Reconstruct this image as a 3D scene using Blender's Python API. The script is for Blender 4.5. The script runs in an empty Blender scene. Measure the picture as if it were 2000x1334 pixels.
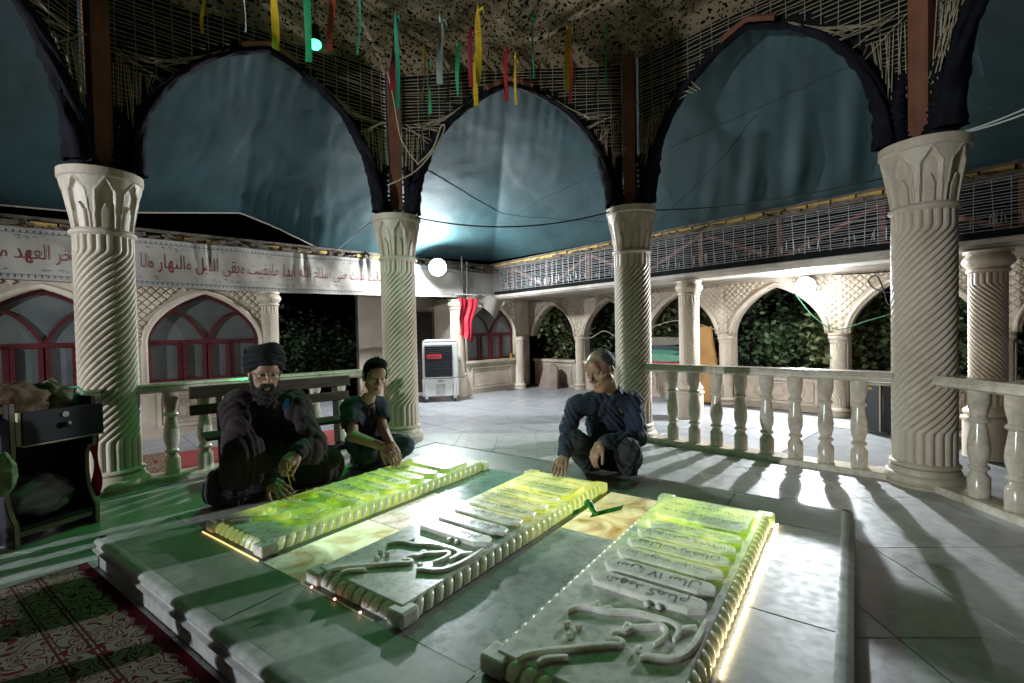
import bpy, bmesh, math, random
import numpy as np
from mathutils import Vector, Matrix, noise as mnoise
random.seed(7)
rng = np.random.default_rng(7)
SC = bpy.context.scene
COL = SC.collection

# ------------------------------------------------------------------ camera
F_PX, RHO, PIT, CAM_H = 930.0, math.radians(1.19), math.radians(-1.23), 1.18
_c, _s, _cp, _sp = math.cos(RHO), math.sin(RHO), math.cos(PIT), math.sin(PIT)
def ray(u, v):
    dx, dy = u - 1000.0, 667.0 - v
    X = dx*_c + dy*_s
    Z = -dx*_s + dy*_c
    return np.array([X, F_PX*_cp - Z*_sp, F_PX*_sp + Z*_cp])
EYE = np.array([0, 0, CAM_H])
def at_z(u, v, z=0.0):
    r = ray(u, v)
    return r*((z - CAM_H)/r[2]) + EYE
def at_y(u, v, Y):
    r = ray(u, v)
    return r*(Y/r[1]) + EYE
def at_plane(u, v, p0, n):
    r = ray(u, v); n = np.array(n, float)
    return r*(np.dot(np.array(p0, float) - EYE, n)/np.dot(r, n)) + EYE

cam = bpy.data.cameras.new('camera')
cam.lens = 36.0*F_PX/2000.0
cam.sensor_width = 36.0
cam.clip_start = 0.05
cam.clip_end = 400
camo = bpy.data.objects.new('camera', cam)
COL.objects.link(camo)
ex = Vector((ray(1001, 667) - ray(1000, 667))).normalized()
ey = Vector((ray(1000, 666) - ray(1000, 667))).normalized()
ez = ex.cross(ey)
M = Matrix((ex, ey, ez)).transposed().to_4x4()
M.translation = Vector(EYE)
camo.matrix_world = M
SC.camera = camo

# ------------------------------------------------------------------ night sky, exposure
W = bpy.data.worlds.new('World')
SC.world = W
W.use_nodes = True
wn = W.node_tree.nodes
sky = wn.new('ShaderNodeTexSky')
sky.sky_type = 'NISHITA'
sky.sun_disc = False
sky.sun_elevation = math.radians(-5.0)
sky.sun_rotation = math.radians(160)
W.node_tree.links.new(sky.outputs[0], wn['Background'].inputs[0])
wn['Background'].inputs[1].default_value = 0.12
SC.view_settings.view_transform = 'Standard'
SC.view_settings.look = 'None'
SC.view_settings.gamma = 1.0
SC.view_settings.exposure = 0.5
SC.cycles.use_denoising = True
SC.cycles.max_bounces = 4
SC.cycles.diffuse_bounces = 3
SC.cycles.glossy_bounces = 2
SC.cycles.transmission_bounces = 4
SC.cycles.transparent_max_bounces = 4
SC.cycles.caustics_reflective = False
SC.cycles.caustics_refractive = False
SC.cycles.sample_clamp_indirect = 4.0

LAMP = dict(corner=(-1.21, 7.94, 2.27), arcade=None, gate=(-7.4, -2.0, 1.95), green=(-1.62, 4.10, 3.66))
POWER = dict(corner=300, arcade=480, gate=1300, green=90)

# ------------------------------------------------------------------ materials
MATS = {}
def nt(m):
    return m.node_tree.nodes, m.node_tree.links
def mat(name, col, rough=0.6, col2=None, scale=6.0, bump=0.0, bscale=None, metal=0.0, spec=0.4, detail=4.0,
        stretch=(1, 1, 1), emit=None, estr=0.0, sss=0.0, lo=0.35, hi=0.65, sheen=0.0, bump2=None, grime=0.0, rnd=False):
    if name in MATS: return MATS[name]
    m = bpy.data.materials.new(name); m.use_nodes = True
    N, Lk = nt(m)
    b = N['Principled BSDF']
    b.inputs['Roughness'].default_value = rough
    b.inputs['Metallic'].default_value = metal
    b.inputs['Specular IOR Level'].default_value = spec
    if sss: 
        b.inputs['Subsurface Weight'].default_value = sss
        b.inputs['Subsurface Radius'].default_value = (0.012, 0.005, 0.003)
        b.inputs['Subsurface Scale'].default_value = 1.0
    if sheen: b.inputs['Sheen Weight'].default_value = sheen
    c2 = col2 or tuple(min(1, x*0.7) for x in col)
    tc = N.new('ShaderNodeTexCoord'); mp = N.new('ShaderNodeMapping')
    mp.inputs['Scale'].default_value = stretch
    if rnd:
        oi = N.new('ShaderNodeObjectInfo'); va = N.new('ShaderNodeVectorMath'); va.operation = 'ADD'
        vs = N.new('ShaderNodeVectorMath'); vs.operation = 'SCALE'; vs.inputs[3].default_value = 1.0; vs.inputs[0].default_value = (0, 0, 0)
        lc = N.new('ShaderNodeVectorMath'); lc.operation = 'MULTIPLY'; lc.inputs[1].default_value = (3.1, 2.3, 0)
        Lk.new(oi.outputs['Location'], lc.inputs[0]); Lk.new(tc.outputs['Object'], va.inputs[0]); Lk.new(lc.outputs[0], va.inputs[1]); Lk.new(va.outputs[0], mp.inputs[0])
    else: Lk.new(tc.outputs['Object'], mp.inputs[0])
    no = N.new('ShaderNodeTexNoise'); no.inputs['Scale'].default_value = scale; no.inputs['Detail'].default_value = detail
    Lk.new(mp.outputs[0], no.inputs['Vector'])
    r = N.new('ShaderNodeValToRGB')
    r.color_ramp.elements[0].position = lo; r.color_ramp.elements[0].color = (*c2, 1)
    r.color_ramp.elements[1].position = hi; r.color_ramp.elements[1].color = (*col, 1)
    Lk.new(no.outputs['Fac'], r.inputs[0]); Lk.new(r.outputs[0], b.inputs['Base Color'])
    if grime:
        ng = N.new('ShaderNodeTexNoise'); ng.inputs['Scale'].default_value = 1.7; ng.inputs['Detail'].default_value = 8; ng.inputs['Roughness'].default_value = .68; Lk.new(mp.outputs[0], ng.inputs['Vector'])
        rg_ = N.new('ShaderNodeValToRGB'); rg_.color_ramp.elements[0].position = .36; rg_.color_ramp.elements[0].color = (1-grime, 1-grime*1.08, 1-grime*1.2, 1); rg_.color_ramp.elements[1].position = .58
        Lk.new(ng.outputs['Fac'], rg_.inputs[0]); mg = N.new('ShaderNodeMix'); mg.data_type = 'RGBA'; mg.blend_type = 'MULTIPLY'; mg.inputs[0].default_value = 1.0
        Lk.new(r.outputs[0], mg.inputs[6]); Lk.new(rg_.outputs[0], mg.inputs[7]); Lk.new(mg.outputs[2], b.inputs['Base Color'])
    if bump:
        n2 = N.new('ShaderNodeTexNoise'); n2.inputs['Scale'].default_value = bscale or scale*5; n2.inputs['Detail'].default_value = 3
        Lk.new(mp.outputs[0], n2.inputs['Vector'])
        bp = N.new('ShaderNodeBump'); bp.inputs['Strength'].default_value = bump; bp.inputs['Distance'].default_value = 0.01
        Lk.new(n2.outputs['Fac'], bp.inputs['Height']); Lk.new(bp.outputs[0], b.inputs['Normal'])
        if bump2:
            n3 = N.new('ShaderNodeTexNoise'); n3.inputs['Scale'].default_value = bump2[1]; n3.inputs['Detail'].default_value = 4; n3.inputs['Distortion'].default_value = .8; Lk.new(mp.outputs[0], n3.inputs['Vector'])
            b3 = N.new('ShaderNodeBump'); b3.inputs['Strength'].default_value = bump2[0]; b3.inputs['Distance'].default_value = .05; Lk.new(n3.outputs['Fac'], b3.inputs['Height']); Lk.new(b3.outputs[0], bp.inputs['Normal'])
    if emit:
        b.inputs['Emission Color'].default_value = (*emit, 1); b.inputs['Emission Strength'].default_value = estr
    MATS[name] = m
    return m
def add_node(m, typ, **kw):
    n = m.node_tree.nodes.new(typ)
    for k, v in kw.items():
        if k.startswith('i_'):
            n.inputs[k[2:].replace('_', ' ')].default_value = v
        else: setattr(n, k, v)
    return n
def marble(name, base, vein, scale=2.5, rough=0.22, amount=0.5, spec=0.5, dirt=None):
    if name in MATS: return MATS[name]
    m = bpy.data.materials.new(name); m.use_nodes = True; N, Lk = nt(m); b = N['Principled BSDF']
    b.inputs['Roughness'].default_value = rough; b.inputs['Specular IOR Level'].default_value = spec
    tc = N.new('ShaderNodeTexCoord'); oi = N.new('ShaderNodeObjectInfo')
    ad = N.new('ShaderNodeVectorMath'); ad.operation = 'MULTIPLY_ADD'
    cb = N.new('ShaderNodeCombineXYZ')
    for i in range(3): Lk.new(oi.outputs['Random'], cb.inputs[i])
    ad.inputs[1].default_value = (17, 11, 23)
    Lk.new(cb.outputs[0], ad.inputs[0]); Lk.new(tc.outputs['Object'], ad.inputs[2])
    n1 = N.new('ShaderNodeTexNoise'); n1.inputs['Scale'].default_value = scale; n1.inputs['Detail'].default_value = 7; n1.inputs['Roughness'].default_value = 0.62
    n1.inputs['Distortion'].default_value = 1.6
    Lk.new(ad.outputs[0], n1.inputs['Vector'])
    r = N.new('ShaderNodeValToRGB'); e = r.color_ramp.elements
    e[0].position = 0.30; e[0].color = (*vein, 1); e[1].position = 0.62; e[1].color = (*base, 1)
    x = e.new(0.47); x.color = (*[base[i]*(1-amount*0.45) + vein[i]*amount*0.45 for i in range(3)], 1)
    Lk.new(n1.outputs['Fac'], r.inputs[0])
    n2 = N.new('ShaderNodeTexNoise'); n2.inputs['Scale'].default_value = scale*9; n2.inputs['Detail'].default_value = 5
    Lk.new(ad.outputs[0], n2.inputs['Vector'])
    mx = N.new('ShaderNodeMix'); mx.data_type = 'RGBA'; mx.blend_type = 'MULTIPLY'; mx.inputs[0].default_value = 0.5
    r2 = N.new('ShaderNodeValToRGB'); r2.color_ramp.elements[0].position = 0.3; r2.color_ramp.elements[0].color = (0.55, 0.55, 0.56, 1); r2.color_ramp.elements[1].position = 0.6
    Lk.new(n2.outputs['Fac'], r2.inputs[0]); Lk.new(r.outputs[0], mx.inputs[6]); Lk.new(r2.outputs[0], mx.inputs[7])
    Lk.new(mx.outputs[2], b.inputs['Base Color'])
    mr = N.new('ShaderNodeMapRange'); mr.inputs[3].default_value = rough*0.75; mr.inputs[4].default_value = min(1, rough*1.6)
    Lk.new(n2.outputs['Fac'], mr.inputs[0]); Lk.new(mr.outputs[0], b.inputs['Roughness'])
    bp = N.new('ShaderNodeBump'); bp.inputs['Strength'].default_value = 0.06; bp.inputs['Distance'].default_value = 0.01
    Lk.new(n2.outputs['Fac'], bp.inputs['Height']); Lk.new(bp.outputs[0], b.inputs['Normal'])
    MATS[name] = m
    return m

# ------------------------------------------------------------------ mesh building
class MB:
    def __init__(s): s.v = []; s.f = []
    def add(s, V, Fc):
        o = len(s.v); s.v += [tuple(map(float, p)) for p in V]; s.f += [tuple(i + o for i in q) for q in Fc]
        return s
    def box(s, c, size, ax=None, ay=None, az=None):
        c = np.array(c, float); h = np.array(size, float)/2
        ax = np.array(ax if ax is not None else (1, 0, 0), float); ay = np.array(ay if ay is not None else (0, 1, 0), float)
        az = np.array(az, float) if az is not None else np.cross(ax, ay)
        V = [c + ax*h[0]*i + ay*h[1]*j + az*h[2]*k for k in (-1, 1) for j in (-1, 1) for i in (-1, 1)]
        return s.add(V, [(0, 2, 3, 1), (4, 5, 7, 6), (0, 1, 5, 4), (2, 6, 7, 3), (0, 4, 6, 2), (1, 3, 7, 5)])
    def bar(s, a, b, w, t, up=(0, 0, 1)):
        a = np.array(a, float); b = np.array(b, float); d = b - a; l = np.linalg.norm(d); d /= l
        up = np.array(up, float); sd = np.cross(d, up); sd /= np.linalg.norm(sd); u2 = np.cross(sd, d)
        return s.box((a + b)/2, (l, w, t), d, sd, u2)
    def prism(s, poly, o, ux, uy, n, t):
        """polygon (list of 2d) extruded along n by t"""
        o, ux, uy, n = (np.array(x, float) for x in (o, ux, uy, n)); k = len(poly)
        V = [o + ux*p[0] + uy*p[1] for p in poly] + [o + ux*p[0] + uy*p[1] + n*t for p in poly]
        return s.add(V, [tuple(range(k))[::-1], tuple(range(k, 2*k))] + [(i, (i+1) % k, k + (i+1) % k, k + i) for i in range(k)])
    def tube(s, P, r, n=6, caps=True):
        P = [np.array(p, float) for p in P]; R = r if isinstance(r, (list, tuple, np.ndarray)) else [r]*len(P)
        prev = None; V = []
        for i, p in enumerate(P):
            t = P[min(i+1, len(P)-1)] - P[max(i-1, 0)]; t = t/(np.linalg.norm(t) + 1e-9)
            if prev is None:
                a = np.array((0, 0, 1.0)) if abs(t[2]) < 0.9 else np.array((1.0, 0, 0))
            else: a = prev
            x = a - t*np.dot(a, t); x /= (np.linalg.norm(x) + 1e-9); y = np.cross(t, x); prev = x
            V += [p + (x*math.cos(2*math.pi*k/n) + y*math.sin(2*math.pi*k/n))*R[i] for k in range(n)]
        Fc = [(i*n + k, i*n + (k+1) % n, (i+1)*n + (k+1) % n, (i+1)*n + k) for i in range(len(P)-1) for k in range(n)]
        if caps: Fc += [tuple(range(n))[::-1], tuple((len(P)-1)*n + k for k in range(n))]
        return s.add(V, Fc)
    def lathe(s, prof, n=24, c=(0, 0, 0), caps=True, wob=None):
        V = []
        for i, (r, z) in enumerate(prof):
            for k in range(n):
                a = 2*math.pi*k/n; rr = r
                if wob: rr = wob(r, z, a)
                V.append((c[0] + rr*math.cos(a), c[1] + rr*math.sin(a), c[2] + z))
        m = len(prof)
        Fc = [(i*n + k, i*n + (k+1) % n, (i+1)*n + (k+1) % n, (i+1)*n + k) for i in range(m-1) for k in range(n)]
        if caps: Fc += [tuple(range(n))[::-1], tuple((m-1)*n + k for k in range(n))]
        return s.add(V, Fc)
    def grid(s, fn, nu, nv):
        V = [fn(i/nu, j/nv) for j in range(nv+1) for i in range(nu+1)]
        return s.add(V, [(j*(nu+1)+i, j*(nu+1)+i+1, (j+1)*(nu+1)+i+1, (j+1)*(nu+1)+i) for j in range(nv) for i in range(nu)])
    def ribbon(s, P, side, w, t=0.0):
        """flat strip along P, half-width vector side (list or one)"""
        n = len(P); S = side if isinstance(side, list) else [side]*n
        V = []
        for p, sd in zip(P, S): V += [np.array(p) - np.array(sd)*w/2, np.array(p) + np.array(sd)*w/2]
        return s.add(V, [(2*i, 2*i+1, 2*i+3, 2*i+2) for i in range(n-1)])
    def mesh(s, name, off=None, smooth=False, ang=None):
        me = bpy.data.meshes.new(name)
        v = np.array(s.v, float).reshape(-1, 3)
        if off is not None: v = v - np.array(off)
        me.from_pydata(v.tolist(), [], s.f)
        if smooth:
            me.polygons.foreach_set('use_smooth', [True]*len(me.polygons))
            if ang is not None:
                me.update(); me.set_sharp_from_angle(angle=math.radians(ang))
        me.update()
        return me
    def build(s, name, m, parent=None, smooth=False, ang=None, off=None):
        if off is None and parent is not None: off = parent.get('_o', None)
        return link(name, s.mesh(name, off, smooth, ang), m, parent)
def link(name, me, m, parent=None):
    o = bpy.data.objects.new(name, me)
    if m is not None:
        if len(me.materials) == 0: me.materials.append(m)
    COL.objects.link(o)
    if parent is not None:
        o.parent = parent
        if parent.get('_o', None) is not None: o['_o'] = list(parent['_o'])
    return o
def thing(name, label, cat, loc=(0, 0, 0), rz=0.0, group=None, world=True):
    """Empty at the base of a thing. world=True: parts are modelled in world metres and shifted."""
    o = bpy.data.objects.new(name, None); COL.objects.link(o)
    o.location = tuple(map(float, loc)); o.rotation_euler = (0, 0, rz); o.empty_display_size = 0.1
    if world: o['_o'] = [float(x) for x in loc]
    o['label'] = label; o['category'] = cat
    if group: o['group'] = group
    return o
def tag(o, label, cat, group=None):
    o['label'] = label; o['category'] = cat
    if group: o['group'] = group
    return o
def struct(o): o['kind'] = 'structure'; return o
def stuff(o): o['kind'] = 'stuff'; return o
def part(name, m, parent, fn, smooth=False, ang=None):
    b = MB(); fn(b); return b.build(name, m, parent, smooth, ang)
def dup(root, loc, rz=0.0, label=None, group=None):
    r = root.copy(); COL.objects.link(r); r.location = tuple(map(float, loc)); r.rotation_euler = (0, 0, rz)
    if label: r['label'] = label
    if group: r['group'] = group
    for ch in list(root.children):
        c = ch.copy(); COL.objects.link(c); c.parent = r
        for g in list(ch.children):
            d = g.copy(); COL.objects.link(d); d.parent = c
    return r
def chamfer(o, w=0.004, seg=1):
    md = o.modifiers.new('bevel', 'BEVEL'); md.width = w; md.segments = seg; md.limit_method = 'ANGLE'; md.angle_limit = math.radians(40)
    return o
def V3(p): return np.array(p, float)
def lerp(a, b, t): return V3(a)*(1-t) + V3(b)*t
def spline(P, n=8):
    P = [V3(p) for p in P]; Q = []
    for i in range(len(P)-1):
        p0 = P[max(i-1, 0)]; p1 = P[i]; p2 = P[i+1]; p3 = P[min(i+2, len(P)-1)]
        for k in range(n):
            t = k/n
            Q.append(0.5*((2*p1) + (-p0+p2)*t + (2*p0-5*p1+4*p2-p3)*t*t + (-p0+3*p1-3*p2+p3)*t**3))
    Q.append(P[-1]); return Q
def catenary(a, b, sag, n=16):
    return [lerp(a, b, i/n) - np.array([0, 0, sag*4*(i/n)*(1-i/n)]) for i in range(n+1)]

# ------------------------------------------------------------------ text (joined letter shaping, right to left)
_AR = {}
for ch, base, k in [('ا',0xFE8D,2),('آ',0xFE81,2),('ب',0xFE8F,4),('ت',0xFE95,4),('ث',0xFE99,4),('ج',0xFE9D,4),('ح',0xFEA1,4),('خ',0xFEA5,4),('د',0xFEA9,2),('ذ',0xFEAB,2),('ر',0xFEAD,2),('ز',0xFEAF,2),('س',0xFEB1,4),('ش',0xFEB5,4),('ص',0xFEB9,4),('ض',0xFEBD,4),('ط',0xFEC1,4),('ظ',0xFEC5,4),('ع',0xFEC9,4),('غ',0xFECD,4),('ف',0xFED1,4),('ق',0xFED5,4),('ل',0xFEDD,4),('م',0xFEE1,4),('ن',0xFEE5,4),('ه',0xFEE9,4),('و',0xFEED,2),('ي',0xFEF1,4),('ی',0xFBFC,4),('ک',0xFB8E,4),('ك',0xFED9,4),('گ',0xFB92,4),('ئ',0xFE89,4),('پ',0xFB56,4)]:
    _AR[ch] = (base, k)
def shape(txt):
    out = []; n = len(txt)
    for i, ch in enumerate(txt):
        if ch not in _AR: out.append(ch); continue
        base, k = _AR[ch]
        pj = i > 0 and txt[i-1] in _AR and _AR[txt[i-1]][1] == 4
        nj = i < n-1 and txt[i+1] in _AR and k == 4
        idx = 3 if (pj and nj) else 1 if pj else 2 if nj else 0
        out.append(chr(base + idx))
    # visual order: reverse, keep digit groups
    res = []; buf = ''
    for ch in out[::-1]:
        if ch.isdigit() or ch == '/': buf = ch + buf
        else: res.append(buf); buf = ''; res.append(ch)
    res.append(buf)
    return ''.join(res)
def text_verts(txt, res=2, thin=0.0):
    cu = bpy.data.curves.new('t', 'FONT'); cu.body = shape(txt); cu.resolution_u = res; cu.offset = thin
    o = bpy.data.objects.new('t', cu); COL.objects.link(o)
    dg = bpy.context.evaluated_depsgraph_get()
    me = bpy.data.meshes.new_from_object(o.evaluated_get(dg))
    v = np.array([x.co[:] for x in me.vertices]).reshape(-1, 3); f = [tuple(p.vertices) for p in me.polygons]
    bpy.data.objects.remove(o); bpy.data.meshes.remove(me); bpy.data.curves.remove(cu)
    return v[:, :2], f
# ================================================================== SETTING
M_STONE = mat('cream_stone', (.70, .615, .505), .45, (.56, .475, .375), 3.0, .25, 40, spec=.35, stretch=(1, 1, .5), grime=.33, rnd=True)
M_STONE2 = mat('carved_wall_stone', (.60, .51, .42), .55, (.47, .39, .31), 2.2, .3, 45, spec=.3, grime=.3)
M_BAL = marble('baluster_marble', (.70, .62, .51), (.48, .40, .31), 3.0, .16, .6)
M_FLOOR = marble('floor_marble', (.46, .45, .44), (.29, .285, .28), 2.2, .30, .6)
M_YARD = marble('yard_marble', (.35, .35, .36), (.23, .235, .245), 2.0, .30, .6)
M_GROUT = mat('grout', (.12, .12, .12), .8)
M_EARTH = mat('earth', (.06, .045, .03), .95, scale=3)
M_STEEL = mat('rust_primer_steel', (.235, .095, .055), .62, (.13, .05, .03), 7, .3, 60, stretch=(1, 1, .3), spec=.3)
M_WIRE = mat('galvanised_wire', (.55, .55, .55), .45, metal=.25, scale=30)
M_REED = mat('weathered_lath', (.50, .44, .31), .6, (.32, .27, .18), 12, stretch=(1, 1, 1))
M_BLACKCLOTH = mat('black_cloth', (.011, .012, .017), .8, (.006, .006, .009), 8, .5, 26, spec=.12)
M_DARK = mat('dark_void', (.012, .013, .013), .9, spec=.1)
M_BRICK = mat('yellow_brick', (.52, .35, .11), .85, (.36, .22, .07), 9, .5, 50, spec=.2)
M_MORTAR = mat('rough_mortar', (.17, .145, .115), .95, (.09, .075, .06), 12, .9, 30, spec=.1)
M_WHITEPL = mat('white_plaster', (.50, .455, .395), .6, (.38, .34, .29), 4, .1, grime=.3)

def up(z): return np.array([0, 0, z], float)
K = np.array([-.357, 9.435, 0.]); uL = np.array([-.725, -.688, 0]); nL = np.array([-.688, .725, 0])
uR = np.array([.643, -.766, 0]); nR = np.array([.766, .643, 0]); Z = np.array([0, 0, 1.])
class Fr:
    def __init__(s, o, u, n): s.o = V3(o); s.u = V3(u)/np.linalg.norm(u); s.n = V3(n)/np.linalg.norm(n)
    def p(s, u, z, d=0.0): return s.o + s.u*u + s.n*d + Z*z
FL = Fr(K, uL, nL); FR = Fr(K, uR, nR)
COLS = [(-3.167, 3.732), (-1.249, 5.298), (1.308, 5.142), (3.005, 3.474), (2.95, .95), (1.071, -.799), (-1.457, -.714), (-3.22, 1.18)]
OC = np.array([-.089, 2.294])

# ---------------------------------------------------------------- ground and floors
g = MB().grid(lambda a, b: ((a-.5)*160, (b-.5)*160 + 10, -.03), 2, 2).build('ground', M_EARTH); struct(g)
poly = [FL.p(11, 0, .2), FL.p(-2.2, 0, .2), FR.p(0, 0, 1.7), FR.p(11, 0, 1.7), (5, -6, 0), (-9, -6, 0)]
fb = MB(); fb.add([(p[0], p[1], -.006) for p in poly], [tuple(range(len(poly)))[::-1]])
floor = fb.build('floor', M_GROUT); struct(floor)
def inside_oct(p, scale=1.0):
    for i in range(8):
        a = (np.array(COLS[i]) - OC)*scale + OC; b = (np.array(COLS[(i+1) % 8]) - OC)*scale + OC
        if (b[0]-a[0])*(p[1]-a[1]) - (b[1]-a[1])*(p[0]-a[0]) > 0: return False
    return True
def tile_mesh(name, w, l, h, bev=.0015):
    x, y = w/2, l/2; b = bev
    m = MB(); m.add([(-x, -y, -h), (x, -y, -h), (x, y, -h), (-x, y, -h), (-x, -y, -b), (x, -y, -b), (x, y, -b), (-x, y, -b), (-x+b, -y+b, 0), (x-b, -y+b, 0), (x-b, y-b, 0), (-x+b, y-b, 0)],
          [(8, 9, 10, 11), (4, 5, 9, 8), (5, 6, 10, 9), (6, 7, 11, 10), (7, 4, 8, 11), (0, 1, 5, 4), (1, 2, 6, 5), (2, 3, 7, 6), (3, 0, 4, 7)])
    return m.mesh(name)
tm = tile_mesh('marble_tile', .4272, .7312, .008); tm.materials.append(M_FLOOR)
ang = math.radians(-1.9); ca, sa = math.cos(ang), math.sin(ang)
for i in range(-9, 10):
    for j in range(-5, 6):
        lx, ly = i*.43 + .02, j*.735 - .12
        p = OC + np.array([lx*ca - ly*sa, lx*sa + ly*ca])
        if not inside_oct(p, 1.03) or p[1] < .35: continue
        o = link('marble_tile', tm, None, floor); o.location = (p[0], p[1], .004); o.rotation_euler = (0, 0, ang)
ym = tile_mesh('paving_tile', .594, .594, .006); ym.materials.append(M_YARD)
for i in range(0, 15):
    for j in range(-9, 3):
        # u along left wall, d outward of left wall
        u, d = i*.6 + .1, j*.6 + .1
        p = FL.p(u, 0, d)
        if inside_oct(p[:2], .96): continue
        q = p - K
        if np.dot(q, nR) > 1.45: continue
        pr = ray
        if p[1] < 1.2 or abs(p[0])/p[1] > 1.25: continue
        o = link('paving_tile', ym, None, floor); o.location = (p[0], p[1], 0); o.rotation_euler = (0, 0, math.atan2(uL[1], uL[0]))
for i in range(-8, 0):
    for j in range(-20, 4):
        u, d = i*.6 + .1, j*.6 + .1
        p = FL.p(u, 0, d); q = p - K
        if inside_oct(p[:2], .96) or np.dot(q, nR) > 1.3 or p[1] < 2.2 or abs(p[0])/p[1] > 1.25: continue
        if d > .05: continue
        o = link('paving_tile', ym, None, floor); o.location = (p[0], p[1], 0); o.rotation_euler = (0, 0, math.atan2(uL[1], uL[0]))

# ---------------------------------------------------------------- fluted columns
def shaft_mb(r, z0, z1, n, amp, twist, ends, nz=64, per=8):
    b = MB(); na = n*per; V = []
    zs = [z0 + (z1-z0)*i/nz for i in range(nz+1)]
    for z in zs:
        e0, e1 = z0 + ends[0], z1 - ends[1]
        zz = min(max(z, e0), e1) - e0
        tw = twist*zz
        for k in range(na):
            a = 2*math.pi*k/na
            ridge = abs(math.cos((a*n)/2.0))
            fade = 1.0
            rr = r - amp*(1 - ridge**.55)*fade
            th = a + tw
            V.append((rr*math.cos(th), rr*math.sin(th), z))
    Fc = [(i*na+k, i*na+(k+1) % na, (i+1)*na+(k+1) % na, (i+1)*na+k) for i in range(nz) for k in range(na)]
    return b.add(V, Fc)
def arc_prof(r0, z0, z1, bulge, n=6):
    return [(r0 + bulge*math.sin(math.pi*i/n), z0 + (z1-z0)*i/n) for i in range(n+1)]
def capital_mb(z0, z1, r0, r1, niches=8):
    b = MB(); na, nz = niches*26, 44; V = []
    def rr(z, a):
        t = (z-z0)/(z1-z0)
        if t > .86: return r1 + .012
        r = r0 + (r1-r0)*(t/.86)**1.15
        c = 2*math.pi/niches
        x = ((a + c/2) % c - c/2)*r                   # metres across the niche
        hw = .055
        # large pointed niche
        top, sh = .80, .62
        lim = hw if t < sh else hw*max(0, (top-t)/(top-sh))
        dp = 0
        if .0 <= t < top and abs(x) < lim:
            edge = min((lim-abs(x))/.010, 1)
            dp = -.020*edge
            hw2, top2, sh2 = .027, .42, .30
            lim2 = hw2 if t < sh2 else hw2*max(0, (top2-t)/(top2-sh2))
            if t < top2 and abs(x) < lim2: dp = -.004
        elif t < top+.05 and abs(x) < (hw+.012 if t < sh else (hw+.012)*max(0, (top+.05-t)/(top+.05-sh))): dp = .005
        return r + dp
    zs = [z0 + (z1-z0)*i/nz for i in range(nz+1)]
    for z in zs:
        for k in range(na):
            a = 2*math.pi*k/na; r = rr(z, a); V.append((r*math.cos(a), r*math.sin(a), z))
    Fc = [(i*na+k, i*na+(k+1) % na, (i+1)*na+(k+1) % na, (i+1)*na+k) for i in range(nz) for k in range(na)]
    Fc.append(tuple(nz*na + k for k in range(na)))
    return b.add(V, Fc)
def pavilion_column():
    t = thing('spiral_column', 'x', 'column', (0, 0, 0), world=False, group='cream spiral columns of the pavilion')
    MB().lathe([(.232, 0), (.236, .02)] + arc_prof(.225, .02, .085, .014) + [(.212, .092), (.206, .12), (.2, .13)] + arc_prof(.188, .132, .172, .02) + [(.186, .174)], 40).build('base', M_STONE, t, True, 35)
    shaft_mb(.189, .172, 1.972, 20, .020, 5.6, (.22, .13)).build('shaft', M_STONE, t, True, 50)
    MB().lathe([(.185, 1.962)] + arc_prof(.186, 1.965, 2.018, .022, 8) + [(.186, 2.02)], 40).build('ring', M_STONE, t, True, 50)
    capital_mb(2.016, 2.455, .186, .25).build('capital', M_STONE, t, True, 38)
    return t
C_LAB = {0: 'cream spiral column beside the dark cabinet and bench, green light on one side', 1: 'cream spiral column behind the squatting boy, by the air cooler',
         2: 'cream spiral column behind the man in the navy shirt', 3: 'cream spiral column between two balustrades, tarpaulin cords tied at its top',
         4: 'cream spiral column at the end of the short balustrade', 7: 'cream spiral column at the free end of the balustrade by the cabinet'}
proto = pavilion_column(); first = True
for i in (0, 1, 2, 3, 4, 7):
    x, y = COLS[i]
    if first: proto.location = (x, y, .004); proto['label'] = C_LAB[i]; first = False
    else: dup(proto, (x, y, .004), 0.35*i, C_LAB[i])
def gallery_column():
    t = thing('gallery_column', 'x', 'column', (0, 0, 0), world=False, group='big spiral columns of the gallery')
    MB().lathe([(.165, 0), (.165, .325), (.178, .33), (.178, .35), (.15, .355)] + arc_prof(.14, .36, .43, .025) + [(.13, .435), (.13, .46)], 28).build('pedestal', M_STONE, t, True, 35)
    shaft_mb(.127, .455, 1.60, 18, .012, -8.5, (.14, .10), 48, 6).build('shaft', M_STONE, t, True, 50)
    MB().lathe([(.128, 1.595), (.142, 1.605), (.142, 1.625), (.128, 1.635)] + arc_prof(.135, 1.64, 1.76, .035, 8) + [(.16, 1.765), (.16, 1.785)], 28).build('capital', M_STONE, t, True, 40)
    return t
gp = gallery_column(); gl = [(FL.p(.90, 0, .0), 'big spiral column between the air cooler and the corner window, red flag beside it'), (FL.p(4.14, 0, 0), 'big spiral column between the green-lit arched window and the dark opening'),
      (FR.p(4.17, 0, 0), 'big spiral column in front of the carpet stack and the brown board'), (FR.p(6.95, 0, 0), 'big spiral column beyond the short balustrade, conduits above it')]
for i, (p, lb) in enumerate(gl):
    if i == 0: gp.location = tuple(p); gp['label'] = lb
    else: dup(gp, p, .4*i, lb)

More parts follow.
